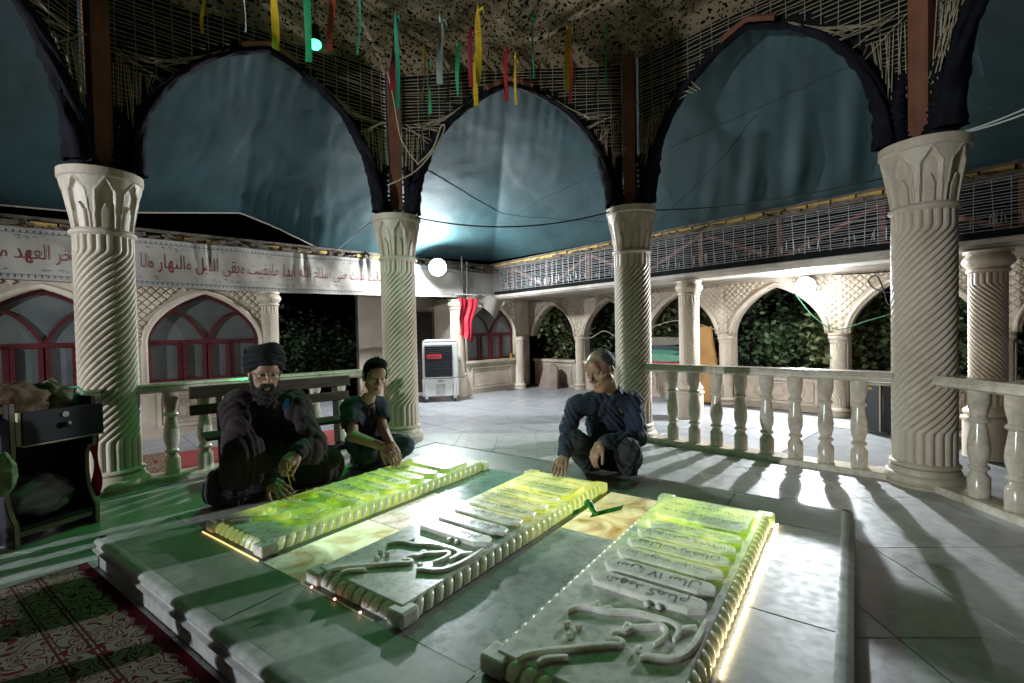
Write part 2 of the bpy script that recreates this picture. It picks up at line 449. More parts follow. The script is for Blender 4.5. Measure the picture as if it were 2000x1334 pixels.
# ---------------------------------------------------------------- pointed arches
def arch(t, mixp=.82, e=2.25, q=.47):
    t = min(1, abs(t)); return mixp*(1 - t**e)**q + (1-mixp)*(1-t)
def arch_panel(fr, uc, hb, ha, zs, za, zt, d0, d1, n=28, mixp=.72, e=2.0, q=.5):
    """solid spandrel slab with an arched opening"""
    b = MB(); xs = [-hb] + [ha*math.sin(math.pi/2*(-1 + 2*i/n)) for i in range(n+1)] + [hb]
    zb = [zs] + [zs + (za-zs)*arch(x/ha, mixp, e, q) for x in xs[1:-1]] + [zs]
    zb[1] = zs; zb[-2] = zs
    m = len(xs); V = []
    for d in (d0, d1):
        V += [fr.p(uc+x, z, d) for x, z in zip(xs, zb)] + [fr.p(uc+x, zt, d) for x in xs]
    Fc = []
    for i in range(m-1):
        Fc.append((i, i+1, m+i+1, m+i)); Fc.append((2*m+i, 3*m+i, 3*m+i+1, 2*m+i+1))
        Fc.append((i, 2*m+i, 2*m+i+1, i+1)); Fc.append((m+i, m+i+1, 3*m+i+1, 3*m+i))
    Fc += [(0, m, 3*m, 2*m), (m-1, 3*m-1, 4*m-1, 2*m-1)]
    return b.add(V, Fc)
def arch_line(fr, uc, ha, zs, za, d, n=24, mixp=.72, e=2.0, q=.5, foot=None):
    P = [fr.p(uc + ha*math.sin(math.pi/2*(-1+2*i/n)), zs + (za-zs)*arch(math.sin(math.pi/2*(-1+2*i/n)), mixp, e, q), d) for i in range(n+1)]
    if foot is not None: P = [fr.p(uc-ha, foot, d)] + P + [fr.p(uc+ha, foot, d)]
    return P
def diamonds(b, fr, inside, u0, u1, z0, z1, d, p=.085, h=.014, flip=1):
    r = p*.40
    nu, nz = int((u1-u0)/p)+1, int((z1-z0)/(p/2))+1
    for j in range(nz):
        for i in range(nu):
            u = u0 + i*p + (p/2 if j % 2 else 0); z = z0 + j*p/2
            if not inside(u, z, r): continue
            c = [(-r, 0), (0, -r), (r, 0), (0, r)]; s = .62
            V = [fr.p(u+x, z+y, d) for x, y in c] + [fr.p(u+x*s, z+y*s, d-h) for x, y in c]
            b.add(V, [(4, 5, 6, 7), (0, 1, 5, 4), (1, 2, 6, 5), (2, 3, 7, 6), (3, 0, 4, 7)])
def relief_panel(parent, fr, u0, u1, z0, z1, d, m, star=True):
    """framed low wall panel with carved interlaced stars"""
    b = MB(); w = .035
    for (a0, a1, c0, c1, dd) in ((u0, u1, z1-w, z1, .022), (u0, u1, z0, z0+w, .022), (u0, u0+w, z0+w, z1-w, .022), (u1-w, u1, z0+w, z1-w, .022),
                             (u0+w*1.5, u1-w*1.5, z1-w*2.1, z1-w*1.5, .012), (u0+w*1.5, u1-w*1.5, z0+w*1.5, z0+w*2.1, .012),
                             (u0+w*1.5, u0+w*2.1, z0+w*2.1, z1-w*2.1, .012), (u1-w*2.1, u1-w*1.5, z0+w*2.1, z1-w*2.1, .012)):
        b.box(fr.p((a0+a1)/2, (c0+c1)/2, d-dd/2), (a1-a0, dd, c1-c0), fr.u, fr.n, Z)
    b.build('panel_frame', m, parent)
    if star:
        b = MB(); cz = (z0+z1)/2; R = (z1-z0)*.30; n = max(1, int((u1-u0-.2)/(R*2.1)))
        for k in range(n):
            cu = (u0+u1)/2 + (k-(n-1)/2)*R*2.1
            for j in range(10):
                a0, a1 = 2*math.pi*j/10, 2*math.pi*(j+3)/10
                b.bar(fr.p(cu+R*math.cos(a0), cz+R*math.sin(a0), d), fr.p(cu+R*math.cos(a1), cz+R*math.sin(a1), d), .008, .014, fr.n)
            for j in range(12):
                a0, a1 = 2*math.pi*j/12, 2*math.pi*(j+1)/12
                b.bar(fr.p(cu+R*1.03*math.cos(a0), cz+R*1.03*math.sin(a0), d), fr.p(cu+R*1.03*math.cos(a1), cz+R*1.03*math.sin(a1), d), .008, .014, fr.n)
        stuff(b.build('carved_star', m, parent))

# ---------------------------------------------------------------- right gallery: rear arcade
D = 1.42; ZS, ZA, ZT = 1.07, 1.74, 1.86
wallR = thing('arcade_wall', 'cream arcade wall with pointed arches and diamond carving, hedge behind', 'arcade', FR.p(3, 0, D))
PITCH = 1.475
acs = [.30 + PITCH*k for k in range(6)]
for k, uc in enumerate(acs):
    arch_panel(FR, uc, PITCH/2, .615, ZS, ZA, ZT, D-.09, D+.09).build('arch_bay', M_STONE2, wallR, True, 30)
    part('archivolt', M_STONE, wallR, lambda b: b.tube(arch_line(FR, uc, .64, ZS, ZA+.03, D-.10), .026, 6), True)
    part('archivolt', M_STONE, wallR, lambda b: b.tube(arch_line(FR, uc, .61, ZS, ZA-.005, D-.085), .018, 6), True)
    b = MB()
    def ins(u, z, r, uc=uc):
        x = abs(u-uc); 
        if x > PITCH/2 - .02 or z > ZT-.03-r or z < ZS+.03: return False
        return z - r > ZS + (ZA+.06-ZS)*arch(max(0, x-r*.6)/.66, .72, 2.0, .5) if x < .66 else True
    diamonds(b, FR, ins, uc-PITCH/2, uc+PITCH/2, ZS, ZT, D-.09); stuff(b.build('diamond_carving', M_STONE, wallR))
    # low wall under the arch
    part('low_wall', M_STONE2, wallR, lambda b: b.box(FR.p(uc, .26, D+.02), (PITCH-.24, .12, .52), FR.u, FR.n, Z))
    part('coping', M_STONE, wallR, lambda b: b.box(FR.p(uc, .545, D+.01), (PITCH-.22, .2, .05), FR.u, FR.n, Z))
    relief_panel(wallR, FR, uc-.50, uc+.50, .09, .45, D-.04, M_STONE2)
    # pier behind the small column
    part('pier', M_STONE2, wallR, lambda b: b.box(FR.p(uc+PITCH/2, ZS/2, D+.05), (.2, .16, ZS), FR.u, FR.n, Z))
def arcade_column():
    t = thing('arcade_column', 'small spiral column carrying the arcade spandrels', 'column', (0, 0, 0), world=False, group='small columns of the arcade')
    MB().lathe([(.125, 0), (.125, .05)] + arc_prof(.105, .05, .11, .02) + [(.095, .115), (.095, .13)], 24).build('base', M_STONE, t, True, 35)
    shaft_mb(.088, .125, .955, 14, .010, -10.5, (.11, .07), 40, 6).build('shaft', M_STONE, t, True, 50)
    MB().lathe([(.088, .95), (.098, .957), (.098, .97), (.09, .977)] + arc_prof(.098, .985, 1.045, .014) + [(.115, 1.05), (.115, 1.068)], 24).build('capital', M_STONE, t, True, 40)
    return t
ap = arcade_column(); us = [-.46] + [uc+PITCH/2 for uc in acs]
alab = ['small spiral column beside the corner window and the leaning stone block', 'small spiral column beyond the balding man, dark arch on its one side', 'small arcade column hidden behind the pavilion column',
        'small spiral column beside the leaning brown board', 'small spiral column under the crossing green cords, next to the black cabinet', 'small spiral column behind the tall pavilion column', 'small spiral column past the conduits']
for i, u in enumerate(us):
    p = FR.p(u, 0, D-.06) if i else FL.p(-.60, 0, -.10)
    if i == 0: ap.location = tuple(p); ap['label'] = alab[0]
    else: dup(ap, p, .3*i, alab[i])

# ---------------------------------------------------------------- right gallery: front beam, soffit, wire parapet, bricks
parR = thing('gallery_parapet', 'unfinished gallery parapet of wire mesh, rusty truss and yellow bricks over white cornice', 'parapet', FR.p(4, 0, 0))
def moulding(b, fr, u0, u1, prof):
    n = len(prof); V = [fr.p(u, z, d) for u in (u0, u1) for d, z in prof]
    b.add(V, [(i, n+i, n+(i+1) % n, (i+1) % n) for i in range(n)] + [tuple(range(n))[::-1], tuple(range(n, 2*n))])
part('cornice', M_WHITEPL, parR, lambda b: moulding(b, FR, -.05, 10.5, [(-.10, 1.835), (-.10, 1.875), (-.085, 1.885), (.30, 1.885), (.30, 1.80), (-.03, 1.80), (-.06, 1.812), (-.075, 1.83)]))
part('soffit', M_WHITEPL, parR, lambda b: b.box(FR.p(5.1, 1.863, .96), (11.4, 1.30, .04), FR.u, FR.n, Z))
part('gap_shade_strip', M_DARK, parR, lambda b: b.box(FR.p(5.2, 1.925, .06), (10.6, .10, .075), FR.u, FR.n, Z))  # near-black strip paints the shade of the open gap above the cornice
part('backing', M_DARK, parR, lambda b: b.box(FR.p(5.2, 2.15, .26), (10.6, .02, .5), FR.u, FR.n, Z))
b = MB()
for k in range(17):
    z = 1.965 + k*.0265
    P = [FR.p(.02 + i*.55, z + random.uniform(-.007, .007), -.01 + random.uniform(-.012, .012)) for i in range(20)]
    b.tube(P, .0032, 4, False)
for k in range(80):
    u = .08 + k*.13 + random.uniform(-.02, .02)
    b.tube([FR.p(u, 1.955, -.003), FR.p(u + random.uniform(-.02, .02), 2.40, .004)], .003, 4, False)
for k in range(170):
    u = random.uniform(.1, 10); z = 1.97 + random.uniform(0, .05)
    b.tube([FR.p(u, z, -.03), FR.p(u + random.uniform(-.012, .012), z + random.uniform(.05, .13), -.03 + random.uniform(-.02, .02))], .0035, 4, False)
stuff(b.build('wire_mesh', M_WIRE, parR))
k = 0
for u in np.arange(.5, 10, .95):
    part('truss_post', M_STEEL, parR, lambda b: b.box(FR.p(u, 2.17, .10), (.055, .05, .46), FR.u, FR.n, Z))
    a, c = (1.96, 2.36) if k % 2 else (2.36, 1.96)
    part('truss_brace', M_STEEL, parR, lambda b: b.bar(FR.p(u+.04, a, .12), FR.p(u+.91, c, .12), .04, .04, FR.n))
    k += 1
part('mortar_bed', M_MORTAR, parR, lambda b: b.box(FR.p(5.2, 2.415, .10), (10.6, .26, .035), FR.u, FR.n, Z))
bm_ = MB().box((0, 0, 0), (.205, .11, .05)).mesh('brick'); bm_.materials.append(M_BRICK)
M_BRICK2 = mat('grey_brick', (.30, .26, .2), .9, (.2, .17, .13), 9, .5, 50)
for k in range(46):
    u = .12 + k*.222
    o = link('brick', bm_, None, parR); p = FR.p(u, 2.458 + random.uniform(-.004, .004), .06 + random.uniform(-.012, .012)) - V3(parR['_o'])
    o.location = tuple(p); o.rotation_euler = (random.uniform(-.03, .03), random.uniform(-.02, .02), math.atan2(uR[1], uR[0]) + random.uniform(-.04, .04))
b = MB()
for k in range(140):
    u = random.uniform(0, 10.3); c = FR.p(u, 2.437 + random.uniform(-.012, .006), -.035 + random.uniform(-.01, .03)); s = random.uniform(.02, .07)
    b.box(c, (s*1.5, s*.6, s*.45), FR.u + Z*random.uniform(-.3, .3), FR.n, None)
stuff(b.build('mortar_crumbs', M_MORTAR, parR))
part('top_course', M_MORTAR, parR, lambda b: b.box(FR.p(5.2, 2.50, .12), (10.6, .24, .034), FR.u, FR.n, Z))
for x in (8.05, 8.22):   # bent conduits
    part('conduit', M_WIRE, parR, lambda b: b.tube(spline([FR.p(x-.30, 1.87, -.12), FR.p(x-.33, 2.1, -.12), FR.p(x-.40, 2.36, -.12), FR.p(x-.36, 2.46, -.10), FR.p(x-.2, 2.47, -.06), FR.p(x+.2, 2.45, -.04)], 5), .016, 8), True)

# ---------------------------------------------------------------- left gallery
wallL = thing('gallery_wall', 'cream gallery wall with arched windows under a cloth banner', 'wall', FL.p(5, 0, 0))
M_RED = mat('oxblood_paint', (.095, .012, .018), .38, (.06, .008, .011), 9, .15, 30, spec=.5)
M_GLASS = mat('frosted_glass', (.13, .145, .14), .30, (.08, .095, .095), 3, .35, 90, spec=.6)
ZW = .63; ZTR = 1.13; ZAL = 1.73; ZTL = 1.86
def glass_window(parent, fr, uc, ha, d, sides=(1, 1)):
    """red framed window filling an arch"""
    ws = thing_part('window', parent)
    w = .035
    hi = ha - .012
    zf = lambda x: ZTR + (ZAL-.02-ZTR)*arch(x/ha, .72, 2.0, .5)
    P = [fr.p(uc-hi, ZW, d)] + [fr.p(uc+hi*math.sin(math.pi/2*(-1+2*i/24)), zf(hi*math.sin(math.pi/2*(-1+2*i/24))) - .01, d) for i in range(25)] + [fr.p(uc+hi, ZW, d)]
    part('outer_frame', M_RED, ws, lambda b: b.tube(P, .028, 4), False)
    part('transom', M_RED, ws, lambda b: b.box(fr.p(uc, ZTR, d), (2*hi, .05, .055), fr.u, fr.n, Z))
    part('bottom_rail', M_RED, ws, lambda b: b.box(fr.p(uc, ZW+.03, d), (2*hi, .05, .05), fr.u, fr.n, Z))
    for s in (-1, 1):
        # curved glazing bar
        Q = [(0.012, ZTR+.02), (.06, ZTR+.12), (.14, ZTR+.24), (.235, ZTR+.33), (.36, zf(.36)-.02)]
        part('glazing_bar', M_RED, ws, lambda b: b.tube(spline([fr.p(uc+s*x, z, d) for x, z in Q], 4), .024, 4))
        part('mullion', M_RED, ws, lambda b: b.box(fr.p(uc+s*.285, (ZW+ZTR)/2, d), (.05, .05, ZTR-ZW), fr.u, fr.n, Z))
        part('sash_stile', M_RED, ws, lambda b: b.box(fr.p(uc+s*.235, (ZW+ZTR)/2, d-.02), (.038, .04, ZTR-ZW-.06), fr.u, fr.n, Z))
        part('sash_stile', M_RED, ws, lambda b: b.box(fr.p(uc+s*.028, (ZW+ZTR)/2, d-.02), (.042, .04, ZTR-ZW-.06), fr.u, fr.n, Z))
        # panes
        part('pane', M_GLASS, ws, lambda b: b.box(fr.p(uc+s*(.285+hi)/2, (ZW+ZTR)/2, d+.012), (hi-.285, .006, ZTR-ZW-.03), fr.u, fr.n, Z))
        part('pane', M_GLASS, ws, lambda b: b.box(fr.p(uc+s*.131, (ZW+ZTR)/2, d+.002), (.20, .006, ZTR-ZW-.06), fr.u, fr.n, Z))
        pl = [(0.012, ZTR+.01), (.06, ZTR+.12), (.14, ZTR+.24), (.235, ZTR+.33), (.36, zf(.36)-.015)] + [(x, zf(x)-.012) for x in (.42, .47, .52, .56, hi-.012)] + [(hi-.008, ZTR+.01)]
        part('pane', M_GLASS, ws, lambda b: b.prism([(s*x, z) for x, z in pl], fr.p(uc, 0, d+.010), fr.u, Z, fr.n, .006))
    pc = [(0, ZTR+.012), (.06, ZTR+.12), (.14, ZTR+.24), (.235, ZTR+.33), (.36, zf(.36)-.015), (.25, zf(.25)-.012), (.12, zf(.12)-.012), (0, zf(0)-.02)]
    pc = pc + [(-x, z) for x, z in pc[-2:0:-1]]
    part('pane', M_GLASS, ws, lambda b: b.prism(pc, fr.p(uc, 0, d+.010), fr.u, Z, fr.n, .006))
    return ws
def thing_part(name, parent):
    o = bpy.data.objects.new(name, None); COL.objects.link(o); o.parent = parent
    if parent.get('_o', None) is not None: o['_o'] = list(parent['_o'])
    return o
def window_bay(uc, hb=PITCH/2, ha=.60, star=True):
    arch_panel(FL, uc, hb, ha, ZTR, ZAL, ZTL, -.05, .12).build('arch_bay', M_STONE2, wallL, True, 30)
    for s in (-1, 1):
        part('jamb', M_STONE2, wallL, lambda b: b.box(FL.p(uc+s*(ha+hb)/2, (ZW+ZTR)/2 - .02, .035), (hb-ha, .168, ZTR-ZW+.04), FL.u, FL.n, Z))
    part('archivolt', M_STONE, wallL, lambda b: b.tube(arch_line(FL, uc, ha+.035, ZTR, ZAL+.03, -.055, foot=ZW), .034, 6), True)
    part('low_wall', M_STONE2, wallL, lambda b: b.box(FL.p(uc, .30, .035), (2*hb, .17, .60), FL.u, FL.n, Z))
    part('sill', M_STONE, wallL, lambda b: b.box(FL.p(uc, .615, .02), (2*hb-.01, .24, .045), FL.u, FL.n, Z))
    relief_panel(wallL, FL, uc-.53, uc+.53, .10, .52, -.05, M_STONE2, star)
    b = MB()
    def ins(u, z, r):
        x = abs(u-uc)
        if x > hb-.03 or z > ZTL-.02-r or z < ZTR: return False
        return z - r > ZTR + (ZAL+.09-ZTR)*arch(max(0, x-r*.6)/(ha+.06), .72, 2.0, .5) if x < ha+.06 else True
    diamonds(b, FL, ins, uc-hb, uc+hb, ZTR, ZTL, -.05, p=.095, h=.018); stuff(b.build('diamond_carving', M_STONE, wallL))
    glass_window(wallL, FL, uc, ha, .0)
for uc in (4.885, 6.36, 7.835): window_bay(uc)
window_bay(.11, hb=.66, ha=.60, star=False)
cw = Fr(FL.p(-.56, 0, -.05), FR.p(-.44, 0, 1.34) - FL.p(-.56, 0, -.05), np.array([.92, -.38, 0]) * -1)
lw_ = float(np.linalg.norm(FR.p(-.44, 0, 1.34) - FL.p(-.56, 0, -.05)))
part('return_wall', M_STONE2, wallL, lambda b: b.box(cw.p(lw_/2, ZTL/2, .05), (lw_, .10, ZTL), cw.u, cw.n, Z))
bb_ = MB(); diamonds(bb_, cw, lambda u, z, r: r < u < lw_-r and 1.1 < z < ZTL-.06, 0, lw_, 1.1, ZTL, .0); stuff(bb_.build('diamond_carving', M_STONE, wallL))
# beam above everything, with brick top
part('beam', M_STONE2, wallL, lambda b: b.box(FL.p(4.25, 2.09, .12), (9.8, .26, .455), FL.u, FL.n, Z))
part('beam_soffit', M_STONE, wallL, lambda b: b.box(FL.p(2.75, 1.845, .10), (2.75, .34, .03), FL.u, FL.n, Z))
part('mortar_bed', M_MORTAR, wallL, lambda b: b.box(FL.p(4.25, 2.345, .10), (9.8, .30, .05), FL.u, FL.n, Z))
part('top_course', M_MORTAR, wallL, lambda b: b.box(FL.p(4.25, 2.475, .14), (9.8, .22, .04), FL.u, FL.n, Z))
for k in range(42):
    if k in (3, 7, 8, 14, 15, 21, 25, 26, 33): continue
    o = link('brick', bm_, None, wallL); p = FL.p(-.2 + k*.225, 2.41 + random.uniform(-.004, .004), .05 + random.uniform(-.015, .015)) - V3(wallL['_o'])
    o.location = tuple(p); o.rotation_euler = (random.uniform(-.03, .03), random.uniform(-.03, .03), math.atan2(uL[1], uL[0]) + random.uniform(-.05, .05))
b = MB()
for k in range(220):
    u = random.uniform(-.4, 8.8); c = FL.p(u, 2.37 + random.uniform(-.03, .06), -.03 + random.uniform(-.02, .05)); s = random.uniform(.02, .09)
    b.box(c, (s*1.8, s*.6, s*.5), FL.u + Z*random.uniform(-.4, .4), FL.n, None)
stuff(b.build('mortar_crumbs', M_MORTAR, wallL))
# recessed wall with dark door behind the cooler, bay right of the opening
M_BEIGE = mat('beige_plaster', (.42, .36, .29), .8, (.34, .28, .22), 3, .15, 30)
rec = thing('recess_wall', 'plain beige wall with a dark door behind the air cooler', 'wall', FL.p(1.5, 0, 1.1))
part('wall_face', M_BEIGE, rec, lambda b: b.box(FL.p(1.35, 1.0, 1.15), (1.9, .1, 2.0), FL.u, FL.n, Z))
part('side_wall', M_BEIGE, rec, lambda b: b.box(FL.p(.62, .93, .62), (.10, .90, 1.84), FL.u, FL.n, Z))
M_DOOR = mat('dark_brown_door', (.03, .02, .017), .5, (.02, .013, .01), 10, .2, 40, stretch=(6, 6, .5))
dr = part('door', M_DOOR, rec, lambda b: b.box(FL.p(.98, .80, 1.085), (.50, .04, 1.6), FL.u, FL.n, Z))
for z in (.45, 1.15): part('door_panel', M_DOOR, dr, lambda b: b.box(FL.p(.98, z, 1.06), (.34, .02, .5), FL.u, FL.n, Z))
# ================================================================== PAVILION SUPERSTRUCTURE
ZCAP, ZNET = 2.46, 4.12
EDGE_NAMES = {7: 'beside the cabinet', 0: 'over the bench and seated people', 1: 'over the open entrance side', 2: 'behind the navy-shirted man', 3: 'over the short balustrade'}
def edge_frame(i):
    a = np.array([*COLS[i], 0.]); b = np.array([*COLS[(i+1) % 8], 0.]); d = b - a; l = np.linalg.norm(d); d /= l
    n = np.array([-d[1], d[0], 0])     # outward
    if np.dot(n[:2], a[:2]-OC) < 0: n = -n
    return Fr(a, d, n), l
POSTL = {0: 'rusty brown steel post on the column by the bench', 1: 'rusty brown steel post on the column behind the boy', 2: 'rusty brown steel post on the column behind the navy-shirted man', 3: 'rusty brown steel post on the column between two balustrades', 7: 'rusty brown steel post on the column by the cabinet', 4: 'rusty brown steel post on the column ending the short balustrade'}
for i in (7, 0, 1, 2, 3, 4):
    f, _ = edge_frame(i); p = np.array([*COLS[i], ZCAP]); rz = math.atan2(p[1]-OC[1], p[0]-OC[0])
    t = thing('steel_post', POSTL[i], 'post', p, rz, 'posts on the pavilion columns', world=False)
    MB().box((0, 0, .86), (.125, .125, 1.73)).build('tube', M_STEEL, t)
    MB().box((.0, 0, .01), (.2, .2, .02)).build('base_plate', M_STEEL, t)
    b = MB()
    for k in range(9):
        b.box((random.uniform(-.09, .09), random.uniform(-.09, .09), .03), (.06, .05, .06), (math.cos(k), math.sin(k), .2), (-math.sin(k), math.cos(k), 0))
    stuff(b.build('mortar_lump', M_MORTAR, t))
def arch_pts(l, n=40, ext=0.0, foot=None):
    ha = l/2 - .21 + ext; za = 3.85 + ext*1.1; P = []
    for i in range(n+1):
        x = ha*math.sin(math.pi/2*(-1+2*i/n)); P.append((l/2 + x, 2.50 + (za-2.50)*arch(x/ha, .76, 2.4, .45)))
    return P
def zarch(l, u, ext=.06):
    ha = l/2 - .21 + ext; x = abs(u - l/2)
    return 2.50 + (3.85+ext - 2.50)*arch(x/ha, .76, 2.4, .45) if x < ha else 2.46
for i in (7, 0, 1, 2, 3):
    f, l = edge_frame(i)
    t = thing('arch_frame', 'unfinished pointed arch of wire lath with black cloth ' + EDGE_NAMES[i], 'arch', f.p(l/2, 3.0, 0), group='lath arches between the pavilion posts')
    # steel arch rib
    P = [f.p(u, z + .055, .0) for u, z in arch_pts(l, 30)]
    part('arch_rib', M_STEEL, t, lambda b: b.tube([f.p(u, z+.040, -.02) for u, z in arch_pts(l, 40, .02) if abs(u - l/2) < .30], .028, 4))
    # black cloth wrapped along the arch, bunching towards the capitals
    pts = arch_pts(l, 90); V = []; nseg = 22
    dense = [(u, z) for u, z in pts]
    # extra feet down to the capital
    b = MB(); P3 = [f.p(u, z, .0) for u, z in dense]; nP = len(P3)
    for k, p in enumerate(P3):
        tt = P3[min(k+1, nP-1)] - P3[max(k-1, 0)]; tt /= np.linalg.norm(tt); side = np.cross(tt, f.n)
        s = abs(k/(nP-1) - .5)*2           # 0 apex .. 1 foot
        base = .022 + .052*s**1.6
        for q in range(nseg):
            a = 2*math.pi*q/nseg
            nz = mnoise.noise(Vector((p[0]*7, p[1]*7, p[2]*4 + q*.55)))*.034*(.35+s) + (abs(mnoise.noise(Vector((p[0]*9 + q*.9, p[1]*9, p[2]*9))))-.2)*.045*(.25+.75*s)
            rx = base*.9 + nz; ry = base*1.3 + nz
            V.append(p + side*math.cos(a)*rx*(1.0 if math.cos(a)*side[2] < 0 else .8) + f.n*math.sin(a)*ry)
    b.add(V, [(k*nseg+q, k*nseg+(q+1) % nseg, (k+1)*nseg+(q+1) % nseg, (k+1)*nseg+q) for k in range(nP-1) for q in range(nseg)])
    b.build('black_cloth', M_BLACKCLOTH, t, True)
    for s in (0, 1):         # cloth bunched in the corner between arch foot and post
        uu = .13 if s == 0 else l-.13
        b = MB(); b.tube(spline([f.p(uu, 2.47, 0), f.p(uu + random.uniform(-.02, .02), 2.62, .02), f.p(uu + (.015 if s == 0 else -.015), 2.80, 0), f.p(uu + (-.02 if s == 0 else .02), 3.0, .01)], 8),
               [ .085 + .022*math.sin(2.7*k) - .0022*k for k in range(25)], 14)
        b.build('bunched_cloth', M_BLACKCLOTH, t, True)
    # lath: rows of rods with ties, cut by the arch
    b = MB(); z = 4.10; r = .0044
    while z > 3.02:
        us = np.linspace(.075, l-.075, 26); seg = []
        tilt = random.uniform(-.01, .01)
        zz0 = z + random.uniform(-.006, .006)
        for u in us:
            w = zz0 + tilt*(u/l-.5) + .012*math.sin(u*3 + z*9)
            if w > zarch(l, u, .08): seg.append(f.p(u, w, .035 + random.uniform(-.006, .006)))
            else:
                if len(seg) > 1: b.tube(seg, r, 3, False)
                seg = []
        if len(seg) > 1: b.tube(seg, r, 3, False)
        z -= .036
    for k in range(int(l/.125)):
        u = .12 + k*.125 + random.uniform(-.012, .012); z0 = max(zarch(l, u, .08), 2.9)
        if z0 < 4.0: b.tube([f.p(u, z0, .05), f.p(u + random.uniform(-.015, .015), 4.12, .05)], r*.8, 3, False)
    for s in (0, 1):         # loose slanted and hanging rods above the arch feet
        for k in range(16):
            uu = .10 + .020*k + random.uniform(-.01, .01); zt = 3.42 - .006*k + random.uniform(-.06, .05); zb = max(zarch(l, uu, .05), 2.78 + .03*k + random.uniform(-.08, .08))
            if zt - zb < .08: continue
            x = uu if s == 0 else l-uu
            b.tube([f.p(x, zt, .02), f.p(x + random.uniform(-.03, .03), zb, -.015 + random.uniform(-.02, .02))], r, 3, False)
        for k in range(15):
            u0 = .09 + k*.034; z0 = 3.46 + random.uniform(-.03, .03); u1 = u0 + .30 + random.uniform(-.05, .05); 
            z1 = z0 - .40 - random.uniform(0, .1)
            if i in (2, 3) and s == 0: u0, u1, z1 = u0 + .20, u0 - .02 + k*.008, z0 - .62
            x0, x1 = (u0, u1) if s == 0 else (l-u0, l-u1)
            z1 = max(z1, zarch(l, x1, .02))
            b.tube([f.p(x0, z0, -.01), f.p(x1, z1, -.03)], r, 3, False)
    stuff(b.build('lath_rods', M_REED, t))
    # dark sheet added behind the lath to block light off the tarpaulin
    n = 40; V = []
    for k in range(n+1):
        u = .07 + (l-.14)*k/n; V += [f.p(u, max(zarch(l, u, .03), 2.55), .075), f.p(u, 4.16, .075)]
    MB().add(V, [(2*k, 2*k+2, 2*k+3, 2*k+1) for k in range(n)]).build('backing', M_DARK, t)

# ---------------------------------------------------------------- camouflage net
mn = bpy.data.materials.new('camouflage_net'); mn.use_nodes = True; N, Lk = nt(mn); bs = N['Principled BSDF']
bs.inputs['Roughness'].default_value = .85; bs.inputs['Specular IOR Level'].default_value = .15
tc = N.new('ShaderNodeTexCoord')
vo = N.new('ShaderNodeTexVoronoi'); vo.inputs['Scale'].default_value = 21; vo.feature = 'F1'
ndis = N.new('ShaderNodeTexNoise'); ndis.inputs['Scale'].default_value = 13; ndis.inputs['Detail'].default_value = 1
vm = N.new('ShaderNodeVectorMath'); vm.operation = 'MULTIPLY_ADD'; vm.inputs[1].default_value = (.10, .10, .10)
Lk.new(tc.outputs['Object'], ndis.inputs['Vector']); Lk.new(ndis.outputs['Color'], vm.inputs[0]); Lk.new(tc.outputs['Object'], vm.inputs[2])
mpn = N.new('ShaderNodeMapping'); mpn.inputs['Scale'].default_value = (1.5, .95, 1.0); mpn.inputs['Rotation'].default_value = (0, 0, .5)
Lk.new(vm.outputs[0], mpn.inputs[0]); Lk.new(mpn.outputs[0], vo.inputs['Vector'])
nc = N.new('ShaderNodeTexNoise'); nc.inputs['Scale'].default_value = 3.2; nc.inputs['Detail'].default_value = 2
Lk.new(tc.outputs['Object'], nc.inputs['Vector'])
rc = N.new('ShaderNodeValToRGB'); e = rc.color_ramp.elements
e[0].position = .40; e[0].color = (.11, .084, .048, 1); e[1].position = .56; e[1].color = (.235, .18, .112, 1); e.new(.47).color = (.165, .128, .075, 1)
Lk.new(nc.outputs['Fac'], rc.inputs[0]); Lk.new(rc.outputs[0], bs.inputs['Base Color'])
hole = N.new('ShaderNodeMath'); hole.operation = 'LESS_THAN'; hole.inputs[1].default_value = .37
Lk.new(vo.outputs['Distance'], hole.inputs[0])
tr = N.new('ShaderNodeBsdfTransparent'); mxs = N.new('ShaderNodeMixShader')
Lk.new(hole.outputs[0], mxs.inputs[0]); Lk.new(bs.outputs[0], mxs.inputs[1]); Lk.new(tr.outputs[0], mxs.inputs[2])
Lk.new(mxs.outputs[0], N['Material Output'].inputs['Surface'])
def net_pt(a, b):
    th = math.pi*2*a; 
    # radius of the octagon in this direction
    d = np.array([math.cos(th), math.sin(th)]); R = 9
    for i in range(8):
        p, q = np.array(COLS[i]) - OC, np.array(COLS[(i+1) % 8]) - OC
        e_ = q - p; den = d[0]*e_[1] - d[1]*e_[0]
        if abs(den) < 1e-9: continue
        t = (p[0]*e_[1] - p[1]*e_[0])/den; s = (p[0]*d[1] - p[1]*d[0])/den
        if t > 0 and -1e-6 <= s <= 1+1e-6: R = min(R, t)
    r = b*(R+.05); x, y = OC + d*r
    z = ZNET + .02 + .10*(1-b) + .05*mnoise.noise(Vector((x*1.3, y*1.3, 0))) + .03*mnoise.noise(Vector((x*4, y*4, 3)))
    if b > .93: z -= .10*(b-.93)/.07 + .03*mnoise.noise(Vector((x*5, y*5, 9)))
    return (x, y, z)
nb = MB().grid(net_pt, 144, 46).build('camouflage_net', mn, None, True)
tag(nb, 'brown camouflage net stretched as a ceiling over the pavilion', 'net')
ns = MB().add([(OC[0] + 3.6*math.cos(a), OC[1] + 3.6*math.sin(a), 4.55) for a in np.linspace(0, 2*math.pi, 24)[:-1]], [tuple(range(23))]).build('roof_sheet', M_DARK)
tag(ns, 'dark roof sheet above the camouflage net of the pavilion', 'roof')

